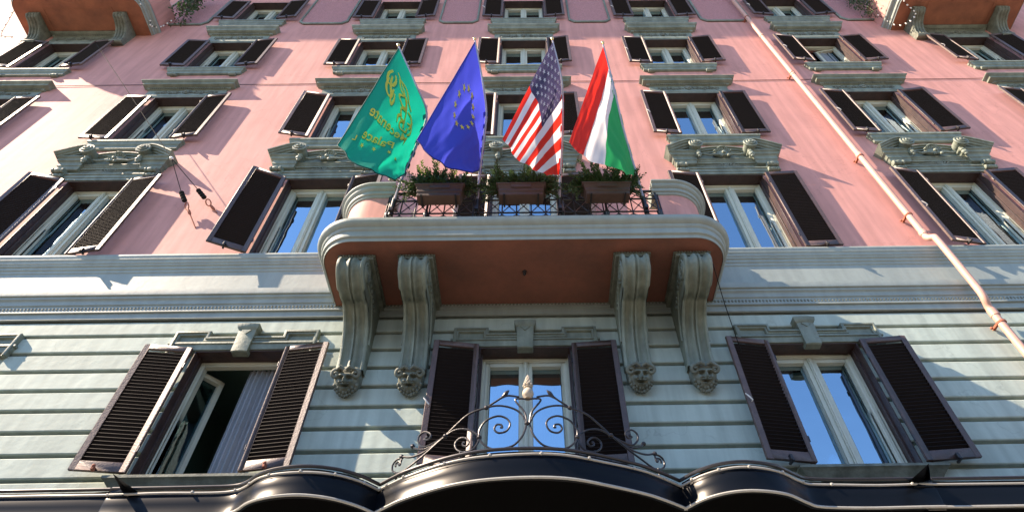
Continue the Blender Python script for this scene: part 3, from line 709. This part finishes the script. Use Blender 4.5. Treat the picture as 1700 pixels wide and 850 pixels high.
# wrought iron crest standing on the middle bow
CX = .03
rimp = sm(rimC)
def pX(X):
    for (a, b_), (c_, d) in zip(rimp[:-1], rimp[1:]):
        if a <= X <= c_: return b_+(d-b_)*(X-a)/(c_-a)
    return 1.05
curves = [
 [(-0.963, 4.118), (-0.951, 4.102), (-0.945, 4.116), (-0.962, 4.137), (-0.985, 4.133), (-0.985, 4.108)],
 [(-0.944, 4.124), (-0.943, 4.154), (-0.98, 4.165), (-1.011, 4.142), (-1.008, 4.09), (-0.964, 4.045), (-0.931, 4.034), (-0.881, 4.044), (-0.76, 4.105), (-0.669, 4.166), (-0.605, 4.209)],
 [(-0.943, 4.168), (-0.863, 4.128), (-0.763, 4.127), (-0.67, 4.171), (-0.605, 4.209)],
 [(-0.861, 4.217), (-0.83, 4.183), (-0.766, 4.154), (-0.688, 4.162), (-0.605, 4.209)],
 [(-0.762, 4.263), (-0.752, 4.252), (-0.771, 4.243), (-0.742, 4.226), (-0.722, 4.25), (-0.737, 4.28), (-0.781, 4.308), (-0.82, 4.285), (-0.815, 4.231), (-0.769, 4.176), (-0.69, 4.179), (-0.605, 4.209)],
 [(-0.605, 4.209), (-0.525, 4.281), (-0.434, 4.349), (-0.31, 4.379), (-0.225, 4.387), (-0.13, 4.363), (-0.055, 4.312), (-0.009, 4.223)],
 [(-0.31, 4.379), (-0.208, 4.449), (-0.142, 4.521)], [(-0.208, 4.449), (-0.151, 4.471), (-0.065, 4.455)],
 [(-0.605, 4.209), (-0.54, 4.235), (-0.463, 4.226), (-0.395, 4.186), (-0.35, 4.134), (-0.365, 4.075), (-0.404, 4.038), (-0.468, 4.041), (-0.512, 4.076), (-0.523, 4.125), (-0.49, 4.156), (-0.448, 4.147), (-0.422, 4.108), (-0.438, 4.08), (-0.466, 4.094), (-0.463, 4.117), (-0.45, 4.109)],
 [(-0.35, 4.134), (-0.349, 4.197), (-0.305, 4.265), (-0.223, 4.295), (-0.157, 4.27), (-0.13, 4.219), (-0.155, 4.165), (-0.209, 4.152), (-0.242, 4.184), (-0.228, 4.221), (-0.195, 4.218), (-0.185, 4.195), (-0.201, 4.197)],
 [(-0.35, 4.134), (-0.324, 4.081), (-0.259, 4.03), (-0.179, 4.025), (-0.099, 4.049), (-0.037, 4.127), (-0.009, 4.223)],
 [(-0.009, 4.223), (-0.027, 4.321), (-0.095, 4.432), (0.0, 4.437)]]
crest = obj('iron_crest', None, canopy)
for cv in curves:
    for s in (-1, 1):
        P_ = spline([(s*x_, 0, z_) for x_, z_ in cv], 6)
        pts = [(v.x+CX, pX(v.x+CX)-.03, v.z) for v in P_]
        leaf = cv[-1] in ((-0.142, 4.521),)
        rr = [.0075]*len(pts)
        if leaf: rr = [.0075]*(len(pts)-5)+[.010, .014, .016, .011, .003]
        obj('scroll', MB().tube(pts, rr, 7).mesh('scroll', IRON), crest)
cm = MB().ball((0, 0, 0), (.019, .019, .017), 8, 6).mesh('collar', IRON)
for x_, z_ in ((-.605, 4.209), (-.31, 4.379), (-.35, 4.134), (-.009, 4.223), (-.943, 4.168), (-.861, 4.217)):
    for s in ((-1, 1) if x_ < -.1 else (1,)): obj('collar', cm, crest, (s*x_+CX, pX(s*x_+CX)-.03, z_))
b = MB().lathe((0, 0, -.06), (0, 0, 1), [(0, .03), (.01, .034), (.02, .045), (.05, .052), (.08, .046), (.10, .03), (.112, .022), (.118, .034), (.13, .036)], 14)
for k in range(6):
    for j in range(8-k//2):
        a = 2*math.pi*(j+.5*(k % 2))/(8-k//2); r_ = .036-.0055*k
        b.ball((r_*math.cos(a), r_*math.sin(a), .08+.018*k), (.013, .013, .014), 6, 4)
b.ball((0, 0, .185), (.01, .01, .02), 6, 5)
obj('pine_cone_finial', b.mesh('pine_cone', STONEF), crest, (CX, pX(CX)-.03, 4.49)).scale = (.85, .85, .85)
for x_ in (-.93, -.45, .5, .98): obj('stay', MB().tube([(x_, pX(x_)-.03, 4.05), (x_, pX(x_)-.03, 3.97)], .007, 6).mesh('stay', IRON), crest)

# ------------------------------------------------------------------ drainpipe
pipe = thing('drainpipe', 'tall pinkish drainpipe running down the right of the facade', 'drainpipe', (5.4, 0, 0))
def seg(pts, r=.043): return MB().tube(pts, r, 14, caps=True)
zz = [21.3, 18.1, 15.4, 13.3, 10.15, 8.10]
for a, c_ in zip(zz[:-1], zz[1:]):
    obj('pipe_section', seg([(0, .115, a), (0, .115, c_+.02)]).mesh('pipe_section', COPP), pipe)
    obj('joint_collar', MB().lathe((0, .115, c_-.03), (0, 0, 1), [(0, .044), (.0, .050), (.07, .050), (.08, .044)], 16).mesh('joint_collar', COPP), pipe)
bend = spline([(0, .115, 8.10), (0, .118, 8.02), (.008, .145, 7.965), (.022, .185, 7.93), (.028, .20, 7.87), (.03, .20, 7.5), (.03, .195, 7.0), (.03, .19, 6.84), (.035, .165, 6.75), (.05, .125, 6.68), (.055, .115, 6.60)], 4)
obj('pipe_section', seg(bend).mesh('pipe_section', COPP), pipe)
obj('pipe_section', seg([(.055, .115, 6.62), (.055, .115, 4.0)]).mesh('pipe_section', COPP), pipe)
obj('joint_collar', MB().lathe((.06, .115, 6.54), (0, 0, 1), [(0, .044), (.0, .052), (.10, .052), (.10, .044)], 16).mesh('joint_collar', COPP), pipe)
for z_, x_ in ((16.6, 0), (13.33, 0), (10.10, 0), (8.50, 0), (6.42, .06), (5.2, .06)):
    b = MB().lathe((x_, .115, z_), (0, 0, 1), [(0, .044), (0, .053), (.025, .053), (.025, .044)], 14).box(x_-.05, x_-.02, -.01, .09, z_, z_+.025).ball((x_-.075, .03, z_+.01), .018, 6, 5)
    obj('wall_clip', b.mesh('wall_clip', RUST), pipe)

# ------------------------------------------------------------------ flags
V = lambda t: Vector(t)
FLG = {
 'green': dict(H=[(-1.7, 2.0, 9.966), (-1.434, 1.78, 9.317), (-1.276, 1.5, 8.991), (-1.375, 1.3, 8.543), (-1.503, 1.13, 8.116)], vh=[0, .25, .5, .75, 1], F=[(-1.992, 1.9, 7.471), (-1.678, 1.85, 7.117), (-1.336, 1.7, 7.103)], base=(-1.557, 1.0, 7.42)),
 'blue': dict(H=[(-.667, 2.0, 10.168), (-.558, 1.78, 9.452), (-.498, 1.5, 9.045), (-.523, 1.33, 8.551), (-.556, 1.16, 8.134)], vh=[0, .25, .5, .75, 1], F=[(-1.187, 1.8, 7.752), (-.95, 1.7, 7.46), (-.585, 1.5, 7.538)], base=(-.555, 1.0, 7.42)),
 'stars': dict(H=[(.425, 2.0, 10.146), (.507, 1.75, 9.598), (.521, 1.55, 9.278), (.489, 1.3, 8.664), (.442, 1.13, 8.067)], vh=[0, .3, .54, .78, 1], F=[(-.233, 1.8, 7.748), (-.044, 1.7, 7.482), (.242, 1.5, 7.447)], base=(.427, 1.0, 7.42)),
 'tri': dict(H=[(1.12, 2.0, 9.975), (1.158, 1.85, 9.61), (1.195, 1.72, 9.268), (1.274, 1.42, 8.667), (1.385, 1.13, 8.036)], vh=[0, .40, .70, .86, 1], F=[(.501, 1.8, 7.653), (.699, 1.75, 7.422), (1.157, 1.5, 7.468)], base=(1.44, 1.0, 7.42))}
def lerpP(ts, P, t):
    for i in range(len(ts)-1):
        if t <= ts[i+1] or i == len(ts)-2:
            q = (t-ts[i])/(ts[i+1]-ts[i]); return V(P[i])*(1-q)+V(P[i+1])*q
def surf(key, A=.055, seed=0):
    d = FLG[key]; n = 24
    Hs = spline(d['H'], 8); Fs = spline(d['F'], 8)
    tH = []; 
    for i in range(len(d['vh'])-1): tH += [d['vh'][i]+(d['vh'][i+1]-d['vh'][i])*k/8 for k in range(8)]
    tH.append(1.); tF = [k/(len(Fs)-1) for k in range(len(Fs))]
    nrm = (V(d['F'][0])-V(d['H'][0])).cross(V(d['H'][-1])-V(d['H'][0])).normalized()
    def S(u, v, off=0.):
        h = lerpP(tH, Hs, v); f = lerpP(tF, Fs, v); p = h*(1-u)+f*u
        wv = math.sin(v*15+seed+1.4*u)*.5+math.sin(v*27+seed*2-u*2)*.22+math.sin(v*8+2.1*seed+u*3)*.55+.10*math.sin(u*19+v*13+seed)+.08*math.sin(u*31-v*21+2*seed)+.06*math.sin(v*55+u*9)
        return p+nrm*(A*wv*min(1, u*3.2)*(.45+.75*v)*(1-.35*u)+off)
    return S
def cloth_patch(S, u0, u1, v0, v1, nu, nv):
    return MB().grid([[S(u0+(u1-u0)*i/nu, v0+(v1-v0)*j/nv) for i in range(nu+1)] for j in range(nv+1)])
def edge_tube(S):
    pts = [S(u/20, 0) for u in range(21)]+[S(1, v/20) for v in range(1, 21)]+[S(1-u/20, 1) for u in range(1, 21)]
    return MB().tube(pts, .007, 5)
def star2(cx, cy, r, rot=0, ax=1.): 
    return [(cx+ax*(r if k % 2 == 0 else r*.42)*math.cos(R(90+rot)+k*math.pi/5), cy+(r if k % 2 == 0 else r*.42)*math.sin(R(90+rot)+k*math.pi/5)) for k in range(10)]
def onflag(S, polys, off):
    b = MB()
    for poly in polys:
        for o_ in (off, -off):
            c_ = (sum(p[0] for p in poly)/len(poly), sum(p[1] for p in poly)/len(poly))
            i = len(b.v); b.v.append(S(*c_, o_)); b.v += [S(u, v, o_) for u, v in poly]; n = len(poly)
            for k in range(n): b.f.append((i, i+1+k, i+1+(k+1) % n))
    return b
def ribbon(S, pts, wd, off):
    """a flat stroke in flag coordinates, printed on both faces"""
    b = MB(); P_ = spline([(a, c_, 0) for a, c_ in pts], 5)
    for o_ in (off, -off):
        rows = []
        for k in range(len(P_)):
            a, c_ = P_[max(0, k-1)], P_[min(len(P_)-1, k+1)]; d = (c_-a); d = d.normalized() if d.length > 1e-9 else Vector((1, 0, 0)); n = Vector((-d.y, d.x, 0))
            w_ = wd*(.5+.5*math.sin(math.pi*min(1, max(0, k/(len(P_)-1)))*.8+.3))
            rows.append([S(P_[k].x+n.x*w_*.55, P_[k].y+n.y*w_*1.2, o_), S(P_[k].x-n.x*w_*.55, P_[k].y-n.y*w_*1.2, o_)])
        b.grid(rows)
    return b
def pole_and_ties(t, key, S, tie_mat, seed=0):
    d = FLG[key]; H = [V(p) for p in d['H']]; hb = H[-1]
    out = [h+Vector((.012, -.012, .0)) for h in H]; out[0] = H[0]
    top = H[0]+(H[0]-H[1]).normalized()*.05
    cv = spline([top]+out+[V(d['base'])+Vector((0, .0, .25)), V(d['base'])], 6); n = len(cv)
    obj('flagpole', MB().tube(cv, [.011+.010*k/n for k in range(n)], 8).mesh('flagpole', POLE), t)
    obj('finial', MB().ball(top+Vector((0, 0, .02)), .026, 10, 7).ball(top-Vector((0, 0, .01)), .018, 8, 5).mesh('finial', GOLD), t)
    b_ = V(d['base']); obj('pole_socket', MB().tube([b_+Vector((0, 0, .34)), b_], .03, 10).ball(b_+Vector((0, 0, .36)), .036, 10, 6).box(b_.x-.02, b_.x+.02, b_.y-.04, b_.y+.06, 7.46, 7.52).mesh('pole_socket', IRON), t)
    for v in (.52, .62, .72, .82, .92, .99):
        a = S(.0, v); q = S(.045, v)
        b = MB(); s0 = S(.0, v-.018); s1 = S(.0, min(1, v+.018)); r0 = S(.05, v-.025); r1 = S(.05, min(1, v+.025)); pc = lerpP(d['vh'], [tuple(x_) for x_ in out], v)
        rows = []
        for e0, e1 in ((r0, r1), (s0, s1), (pc+(s0-a)+Vector((.02, .0, 0)), pc+(s1-a)+Vector((.02, .0, 0))), (pc+(s0-a)+Vector((.02, -.03, 0)), pc+(s1-a)+Vector((.02, -.03, 0))), (s0+Vector((-.004, -.02, 0)), s1+Vector((-.004, -.02, 0)))):
            rows.append([e0, e1])
        obj('tie', MB().grid(rows).mesh('tie', tie_mat), t)
# green hotel flag
t = thing('flag', 'green hotel flag with gold crest and mirrored gold lettering, leftmost of the four', 'flag', group='flags on the balcony')
S = surf('green', .06, 1.3)
cl = obj('flag_cloth', cloth_patch(S, 0, 1, 0, 1, 40, 60).mesh('flag_cloth', FG), t); obj('hem', edge_tube(S).mesh('hem', FGD), cl)
def uvtext(body, size, o_, dx, up):
    """lay a word on the flag: o_ origin, dx direction of reading, up direction, all in flag coordinates"""
    cu = bpy.data.curves.new('word', 'FONT'); cu.body = body; cu.size = 1; cu.shear = .15; cu.offset = .012; cu.resolution_u = 3
    ob = bpy.data.objects.new('word', cu); sc.collection.objects.link(ob)
    dg = bpy.context.evaluated_depsgraph_get(); me = ob.evaluated_get(dg).to_mesh()
    vs = [v.co.copy() for v in me.vertices]; fs = [tuple(p.vertices) for p in me.polygons]; ob.evaluated_get(dg).to_mesh_clear()
    bpy.data.objects.remove(ob); bpy.data.curves.remove(cu)
    wd = max(v.x for v in vs); b = MB()
    for off in (.009, -.009):
        i = len(b.v)
        for v in vs: b.v.append(S(o_[0]+dx[0]*v.x/wd+up[0]*v.y*size, o_[1]+dx[1]*v.x/wd+up[1]*v.y*size, off))
        b.f += [tuple(i+k for k in f) for f in fs]
    return b
obj('lettering', uvtext('Mecenate', 1, (.44, .64), (.22, -.54), (-.125, -.035)).mesh('lettering', FY, recalc=False), cl)
obj('lettering', uvtext('Palace', 1, (.63, .58), (.19, -.38), (-.12, -.03)).mesh('lettering', FY, recalc=False), cl)
obj('lettering', uvtext('L', 1, (.88, .17), (.02, -.055), (-.06, -.01)).mesh('lettering', FY, recalc=False), cl)
for u_, v_ in ((.84, .29), (.78, .43), (.70, .58), (.60, .73)): obj('printed_star', onflag(S, [star2(u_, v_, .032, 90, .8)], .010).mesh('printed_star', FY), cl)
em = [[(.16, .10), (.19, .22), (.24, .33), (.30, .42), (.36, .47)], [(.18, .14), (.22, .20), (.21, .30), (.27, .34)], [(.22, .26), (.27, .22), (.29, .30), (.25, .35), (.22, .30)], [(.27, .36), (.31, .31), (.34, .38), (.30, .44)], [(.31, .44), (.36, .40), (.39, .45), (.36, .52), (.31, .50)], [(.24, .38), (.22, .44), (.25, .50), (.30, .52)], [(.17, .16), (.15, .24), (.19, .32), (.20, .40)], [(.33, .36), (.37, .34), (.40, .38)], [(.28, .46), (.26, .52), (.30, .57), (.36, .56)],
      [(.20, .06), (.26, .04), (.32, .07), (.30, .12), (.24, .13), (.20, .10)], [(.28, .06), (.36, .08), (.40, .13), (.37, .17), (.31, .15)], [(.33, .14), (.39, .17), (.41, .21), (.36, .21), (.32, .18)], [(.24, .08), (.30, .10), (.36, .14), (.40, .19)]]
for e_ in em: obj('crest_stroke', ribbon(S, e_, .012, .010).mesh('crest_stroke', FY, recalc=False), cl)
pole_and_ties(t, 'green', S, FGD)
# blue flag with stars
t = thing('flag', 'blue European flag with a ring of gold stars, second from the left', 'flag', group='flags on the balcony')
S = surf('blue', .05, 2.2)
cl = obj('flag_cloth', cloth_patch(S, 0, 1, 0, 1, 40, 60).mesh('flag_cloth', FB), t); obj('hem', edge_tube(S).mesh('hem', FBD), cl)
for k in range(12):
    a = 2*math.pi*k/12+.2; obj('printed_star', onflag(S, [star2(.37+.165*math.cos(a), .32+.165*math.sin(a), .040, 60, .7)], .010).mesh('printed_star', FY), cl)
pole_and_ties(t, 'blue', S, FBD)
# stars and stripes
t = thing('flag', 'American flag with white stars on navy and red and white stripes', 'flag', group='flags on the balcony')
S = surf('stars', .05, .4)
CU, CV = .50, 7/13
for k in range(13):
    v0, v1 = k/13, (k+1)/13
    u0 = CU if k < 7 else 0.
    obj('red_stripe' if k % 2 == 0 else 'white_stripe', cloth_patch(S, u0, 1, v0, v1, 30, 5).mesh('stripe', FR if k % 2 == 0 else FW), t)
cn = obj('star_field', cloth_patch(S, 0, CU, 0, CV, 26, 36).mesh('star_field', FN), t)
for i in range(9):
    for j in range(11):
        if (i+j) % 2: continue
        obj('printed_star', onflag(S, [star2(CU*(j+1)/12, CV*(i+.6)/9.4, .026, 90, .95)], .010).mesh('printed_star', FW), cn)
pole_and_ties(t, 'stars', S, FR)
# tricolour
t = thing('flag', 'red, white and green tricolour flag, rightmost of the four', 'flag', group='flags on the balcony')
S = surf('tri', .05, 3.4)
for nm, v0, v1, mt in (('red_band', 0, .43, FR), ('white_band', .43, .73, FW), ('green_band', .73, 1, FE)):
    obj(nm, cloth_patch(S, 0, 1, v0, v1, 34, 22).mesh(nm, mt), t)
pole_and_ties(t, 'tri', S, FE)

# ------------------------------------------------------------------ planters and shrubs
def planter_mesh():
    b = MB(); w0, w1 = .255, .285
    zs = [0, .012, .05, .055, .10, .105, .15, .155, .21, .215, .30, .305, .335, .335, .27]
    ins = [0, 0, 0, -.006, -.006, 0, 0, -.006, -.006, 0, 0, .014, .014, -.02, -.02]
    rows = []
    for z_, i_ in zip(zs, ins):
        w_ = w0+(w1-w0)*z_/.33+i_; d = .07+.02*z_/.33+i_
        rows.append([(-w_, -d, z_*.64), (w_, -d, z_*.64), (w_, d, z_*.64), (-w_, d, z_*.64)])
    return b.grid(rows, cu=True, caps=True)
pl_me = planter_mesh().mesh('planter_box', TERR, bevel=.003)
soil = MB().box(-.28, .28, -.065, .065, .15, .19).mesh('soil', mat('soil', (.03, .02, .015), .95))
hk = MB().box(-.010, .010, -.10, -.085, -.01, .28).box(-.010, .010, -.10, .09, -.014, -.002).mesh('hanger', IRON)
panel_me = MB().box(-.12, .12, .080, .094, .13, .195).mesh('front_panel', TERR, bevel=.003)
def sprig(b, by, base, tip, curv, rnd, L, n, yellow):
    base, tip = V(base), V(tip); mid = (base+tip)/2+V(curv); st = []
    for k in range(7):
        t_ = k/6; st.append(base*(1-t_)**2+mid*2*t_*(1-t_)+tip*t_*t_)
    b['stem'].tube(st, [.004-.003*k/6 for k in range(7)], 4)
    for k in range(n):
        t_ = .08+.92*k/n; p = base*(1-t_)**2+mid*2*t_*(1-t_)+tip*t_*t_
        ax = (tip-base).normalized(); a = k*2.4+rnd.random(); o_ = ax.orthogonal().normalized(); sdv = o_*math.cos(a)+ax.cross(o_)*math.sin(a)
        l = L*(.7+.6*rnd.random())*(1-.45*t_); d = (sdv*.85+ax*.75).normalized()*l; wv = ax.cross(sdv).normalized()*l*.24
        tgt = b['young'] if (yellow and t_ > .45) else b['leaf']
        tgt.face([p, p+d*.5+wv, p+d, p+d*.5-wv])
for i, (x, lab, wl) in enumerate(((-1.0, 'brown ribbed planter box below the blue flag, leftmost on the railing', 1), (-.03, 'brown ribbed planter box in the middle of the balcony railing', 0), (.995, 'brown ribbed planter box on the railing below the tricolour flag', 0))):
    loc = (x, 1.085, 7.60)
    t = thing('planter', lab, 'planter', loc, 'planter boxes hung on the balcony railing')
    obj('planter_box', pl_me, t); obj('front_panel', panel_me, t); obj('soil', soil, t)
    for q in (-.2, .2): obj('hanger', hk, t, (q, 0, 0))
    rnd = random.Random(20+i); bb = {'stem': MB(), 'leaf': MB(), 'young': MB()}
    for k in range(170):
        bx = rnd.uniform(-.27, .27); sp_x = rnd.uniform(-.16, .16)+bx*.35; h = rnd.uniform(.06, .24)
        ed = rnd.random() < .35
        if ed: h *= .3; sp_x *= 1.9
        sprig(bb, None, (bx, rnd.uniform(-.06, .06), .21), (bx+sp_x, rnd.uniform(-.12, .16), .24+h), (0, 0, rnd.uniform(-.02, .06)), rnd, .062, 30, False)
    tall = {0: [(-.32, .52, 1), (-.2, .47, 1), (-.12, .55, 1), (.13, .60, 1), (.36, .50, 1), (.02, .36, 0)], 1: [(-.33, .42, 0), (-.28, .5, 0), (-.1, .42, 0), (.12, .52, 0), (.05, .45, 0), (.35, .38, 0)], 2: [(-.28, .55, 0), (-.16, .68, 0), (-.05, .5, 0), (.2, .52, 0), (.31, .42, 0), (.1, .4, 0)]}[i]
    for tx, th, yl in tall:
        for q in range(2): sprig(bb, None, (tx*.6, rnd.uniform(-.05, .05), .21), (tx+rnd.uniform(-.04, .04), rnd.uniform(-.03, .12), .21+th*rnd.uniform(.9, 1.12)), (rnd.uniform(-.04, .04), 0, .03), rnd, .066, 50, yl and i == 0)
    for s in (-1, 1):
        for q in range(9): sprig(bb, None, (s*.24, rnd.uniform(-.05, .05), .21), (s*rnd.uniform(.34, .46), rnd.uniform(-.05, .12), rnd.uniform(-.06, .30)), (s*.08, 0, .05), rnd, .045, 26, False)
    lb = ['rosemary shrub with yellow-green upright tips in the left planter box', 'bushy dark rosemary shrub in the middle planter box', 'dark rosemary shrub with one tall spike in the right planter box'][i]
    sh = thing('rosemary_shrub', lb, 'shrub', loc, 'rosemary in the planter boxes')
    obj('stems', bb['stem'].mesh('stems', TWIG), sh); obj('foliage', bb['leaf'].mesh('foliage', LEAF, smooth=0, recalc=False), sh, kind='stuff')
    if bb['young'].v: obj('young_shoots', bb['young'].mesh('young_shoots', LEAFY, smooth=0, recalc=False), sh, kind='stuff')

# ------------------------------------------------------------------ creepers and string lights by the upper balconies
for x, lab in ((-8.28, 'dark creeper hanging beside the upper left balcony'), (8.42, 'dark creeper hanging beside the upper right balcony')):
    t = thing('creeper', lab, 'plant', (x, .1, 17.0)); rnd = random.Random(int(x*10)); b = MB(); st = MB()
    for k in range(16):
        a = (rnd.uniform(-.15, .15), rnd.uniform(0, .3), 1.3); e = (rnd.uniform(-.25, .2), rnd.uniform(.0, .3), rnd.uniform(-.7, .3))
        st.tube([a, ((a[0]+e[0])/2+rnd.uniform(-.1, .1), .2, (a[2]+e[2])/2), e], .006, 4)
        for q in range(46):
            s_ = rnd.random(); p = V(a)*(1-s_)+V(e)*s_+Vector((rnd.gauss(0, .06), rnd.gauss(0, .05), rnd.gauss(0, .05)))
            d = Vector((rnd.uniform(-1, 1), rnd.uniform(-1, 1), rnd.uniform(-1, .4))).normalized()*rnd.uniform(.04, .08); w_ = d.orthogonal().normalized()*.022
            b.face([p, p+d*.5+w_, p+d, p+d*.5-w_])
    obj('stems', st.mesh('stems', TWIG), t); obj('foliage', b.mesh('foliage', LEAF, smooth=0, recalc=False), t, kind='stuff')
def string_lights(pts, lab, bulbs=16):
    t = thing('string_lights', lab, 'string lights', (0, 0, 0)); P_ = spline(pts, 8)
    obj('wire', MB().tube(P_, .006, 5).mesh('wire', RUBB), t)
    bm_ = MB().lathe((0, 0, -.05), (0, 0, 1), [(0, .008), (.02, .02), (.04, .012), (.06, .012)], 8).mesh('bulb', WHITEP)
    for k in range(bulbs):
        v = P_[int(k*(len(P_)-1)/(bulbs-1))]; obj('bulb', bm_, t, (v.x, v.y, v.z-.01))
string_lights([(-8.68, .95, 16.35), (-8.66, .7, 16.1), (-8.62, .45, 16.3), (-8.60, .25, 16.05), (-8.55, .1, 16.35), (-8.4, .15, 16.6)], 'dark string lights looped along the upper left balcony')
string_lights([(8.68, .9, 16.3), (8.66, .75, 16.1), (8.8, .6, 15.98), (9.0, .45, 15.9), (8.9, .3, 15.8), (8.7, .15, 15.95), (8.5, .2, 16.5)], 'pale string lights looped along the upper right balcony')
string_lights([(-11.6, .6, 16.2), (-11.7, .4, 15.95), (-11.75, .2, 15.6), (-11.65, .1, 15.75)], 'short string of lights left of the upper left balcony', 8)

# ------------------------------------------------------------------ cables
t = thing('facade_cable', 'thin dark cable strung level across the pink wall between storeys', 'cable', (0, 0, 13.28))
obj('cable', MB().tube([(-13+.5*k, .012+.002*math.sin(k), .03*math.sin(k*.7)*.5) for k in range(53)], .0055, 5).mesh('cable', RUBB), t)
def stay(p0, p1, pe, lab):
    t = thing('anchor_cable', lab, 'cable', p1, 'stay cables anchored on the wall'); o_ = V(p1)
    obj('wire', MB().tube([V(p0)-o_, Vector((0, 0, 0))], .0055, 6).mesh('wire', RUBB), t)
    d = (V(pe)-o_); L_ = d.length; d.normalize()
    b = MB()
    for k in range(4): b.lathe(d*(.02+.055*k), d, [(0, .02), (.008, .036), (.03, .036), (.045, .02)], 10)
    obj('insulator', b.mesh('insulator', RUBB), t)
    c_ = d*.34; u = d.orthogonal().normalized(); pts = [c_+(d*math.cos(a)*.065+u*math.sin(a)*.04) for a in [2*math.pi*k/14 for k in range(14)]]
    obj('ring', MB().tube(pts, .009, 6, closed=True).mesh('ring', RUST), t)
    obj('turnbuckle', MB().lathe(d*.40, d, [(0, .01), (.03, .02), (.1, .022), (.13, .01)], 8).mesh('turnbuckle', RUST), t)
    obj('rod', MB().tube([d*.5, d*L_], .008, 6).mesh('rod', RUST), t)
stay((-5.32, .42, 9.75), (-5.05, .17, 9.23), (-4.62, .0, 8.55), 'stay cable with black insulators, lower one on the pink wall at left')
stay((-5.32, .42, 9.75), (-4.86, .14, 9.33), (-4.45, .0, 8.90), 'stay cable with a brass ring, upper one on the pink wall at left')
t = thing('span_wire', 'long thin wire running down across the windows at upper left', 'cable', (-5.32, .42, 9.75))
obj('wire', MB().tube([(0, 0, 0), V((-7.2, .42, 12.2))-V((-5.32, .42, 9.75)), V((-8.9, .42, 14.4))-V((-5.32, .42, 9.75))], .006, 6).mesh('wire', RUBB), t)
obj('clamp', MB().ball((0, 0, 0), .03, 8, 6).mesh('clamp', WHITEP), t)
t = thing('hanging_wire', 'thin wire dropping beside the right bracket towards the right-hand shutter', 'cable', (2.04, .9, 6.62))
obj('wire', MB().tube([(0, 0, 0), (.13, -.35, -.25), (.30, -.74, -.62)], .005, 5).mesh('wire', RUBB), t)
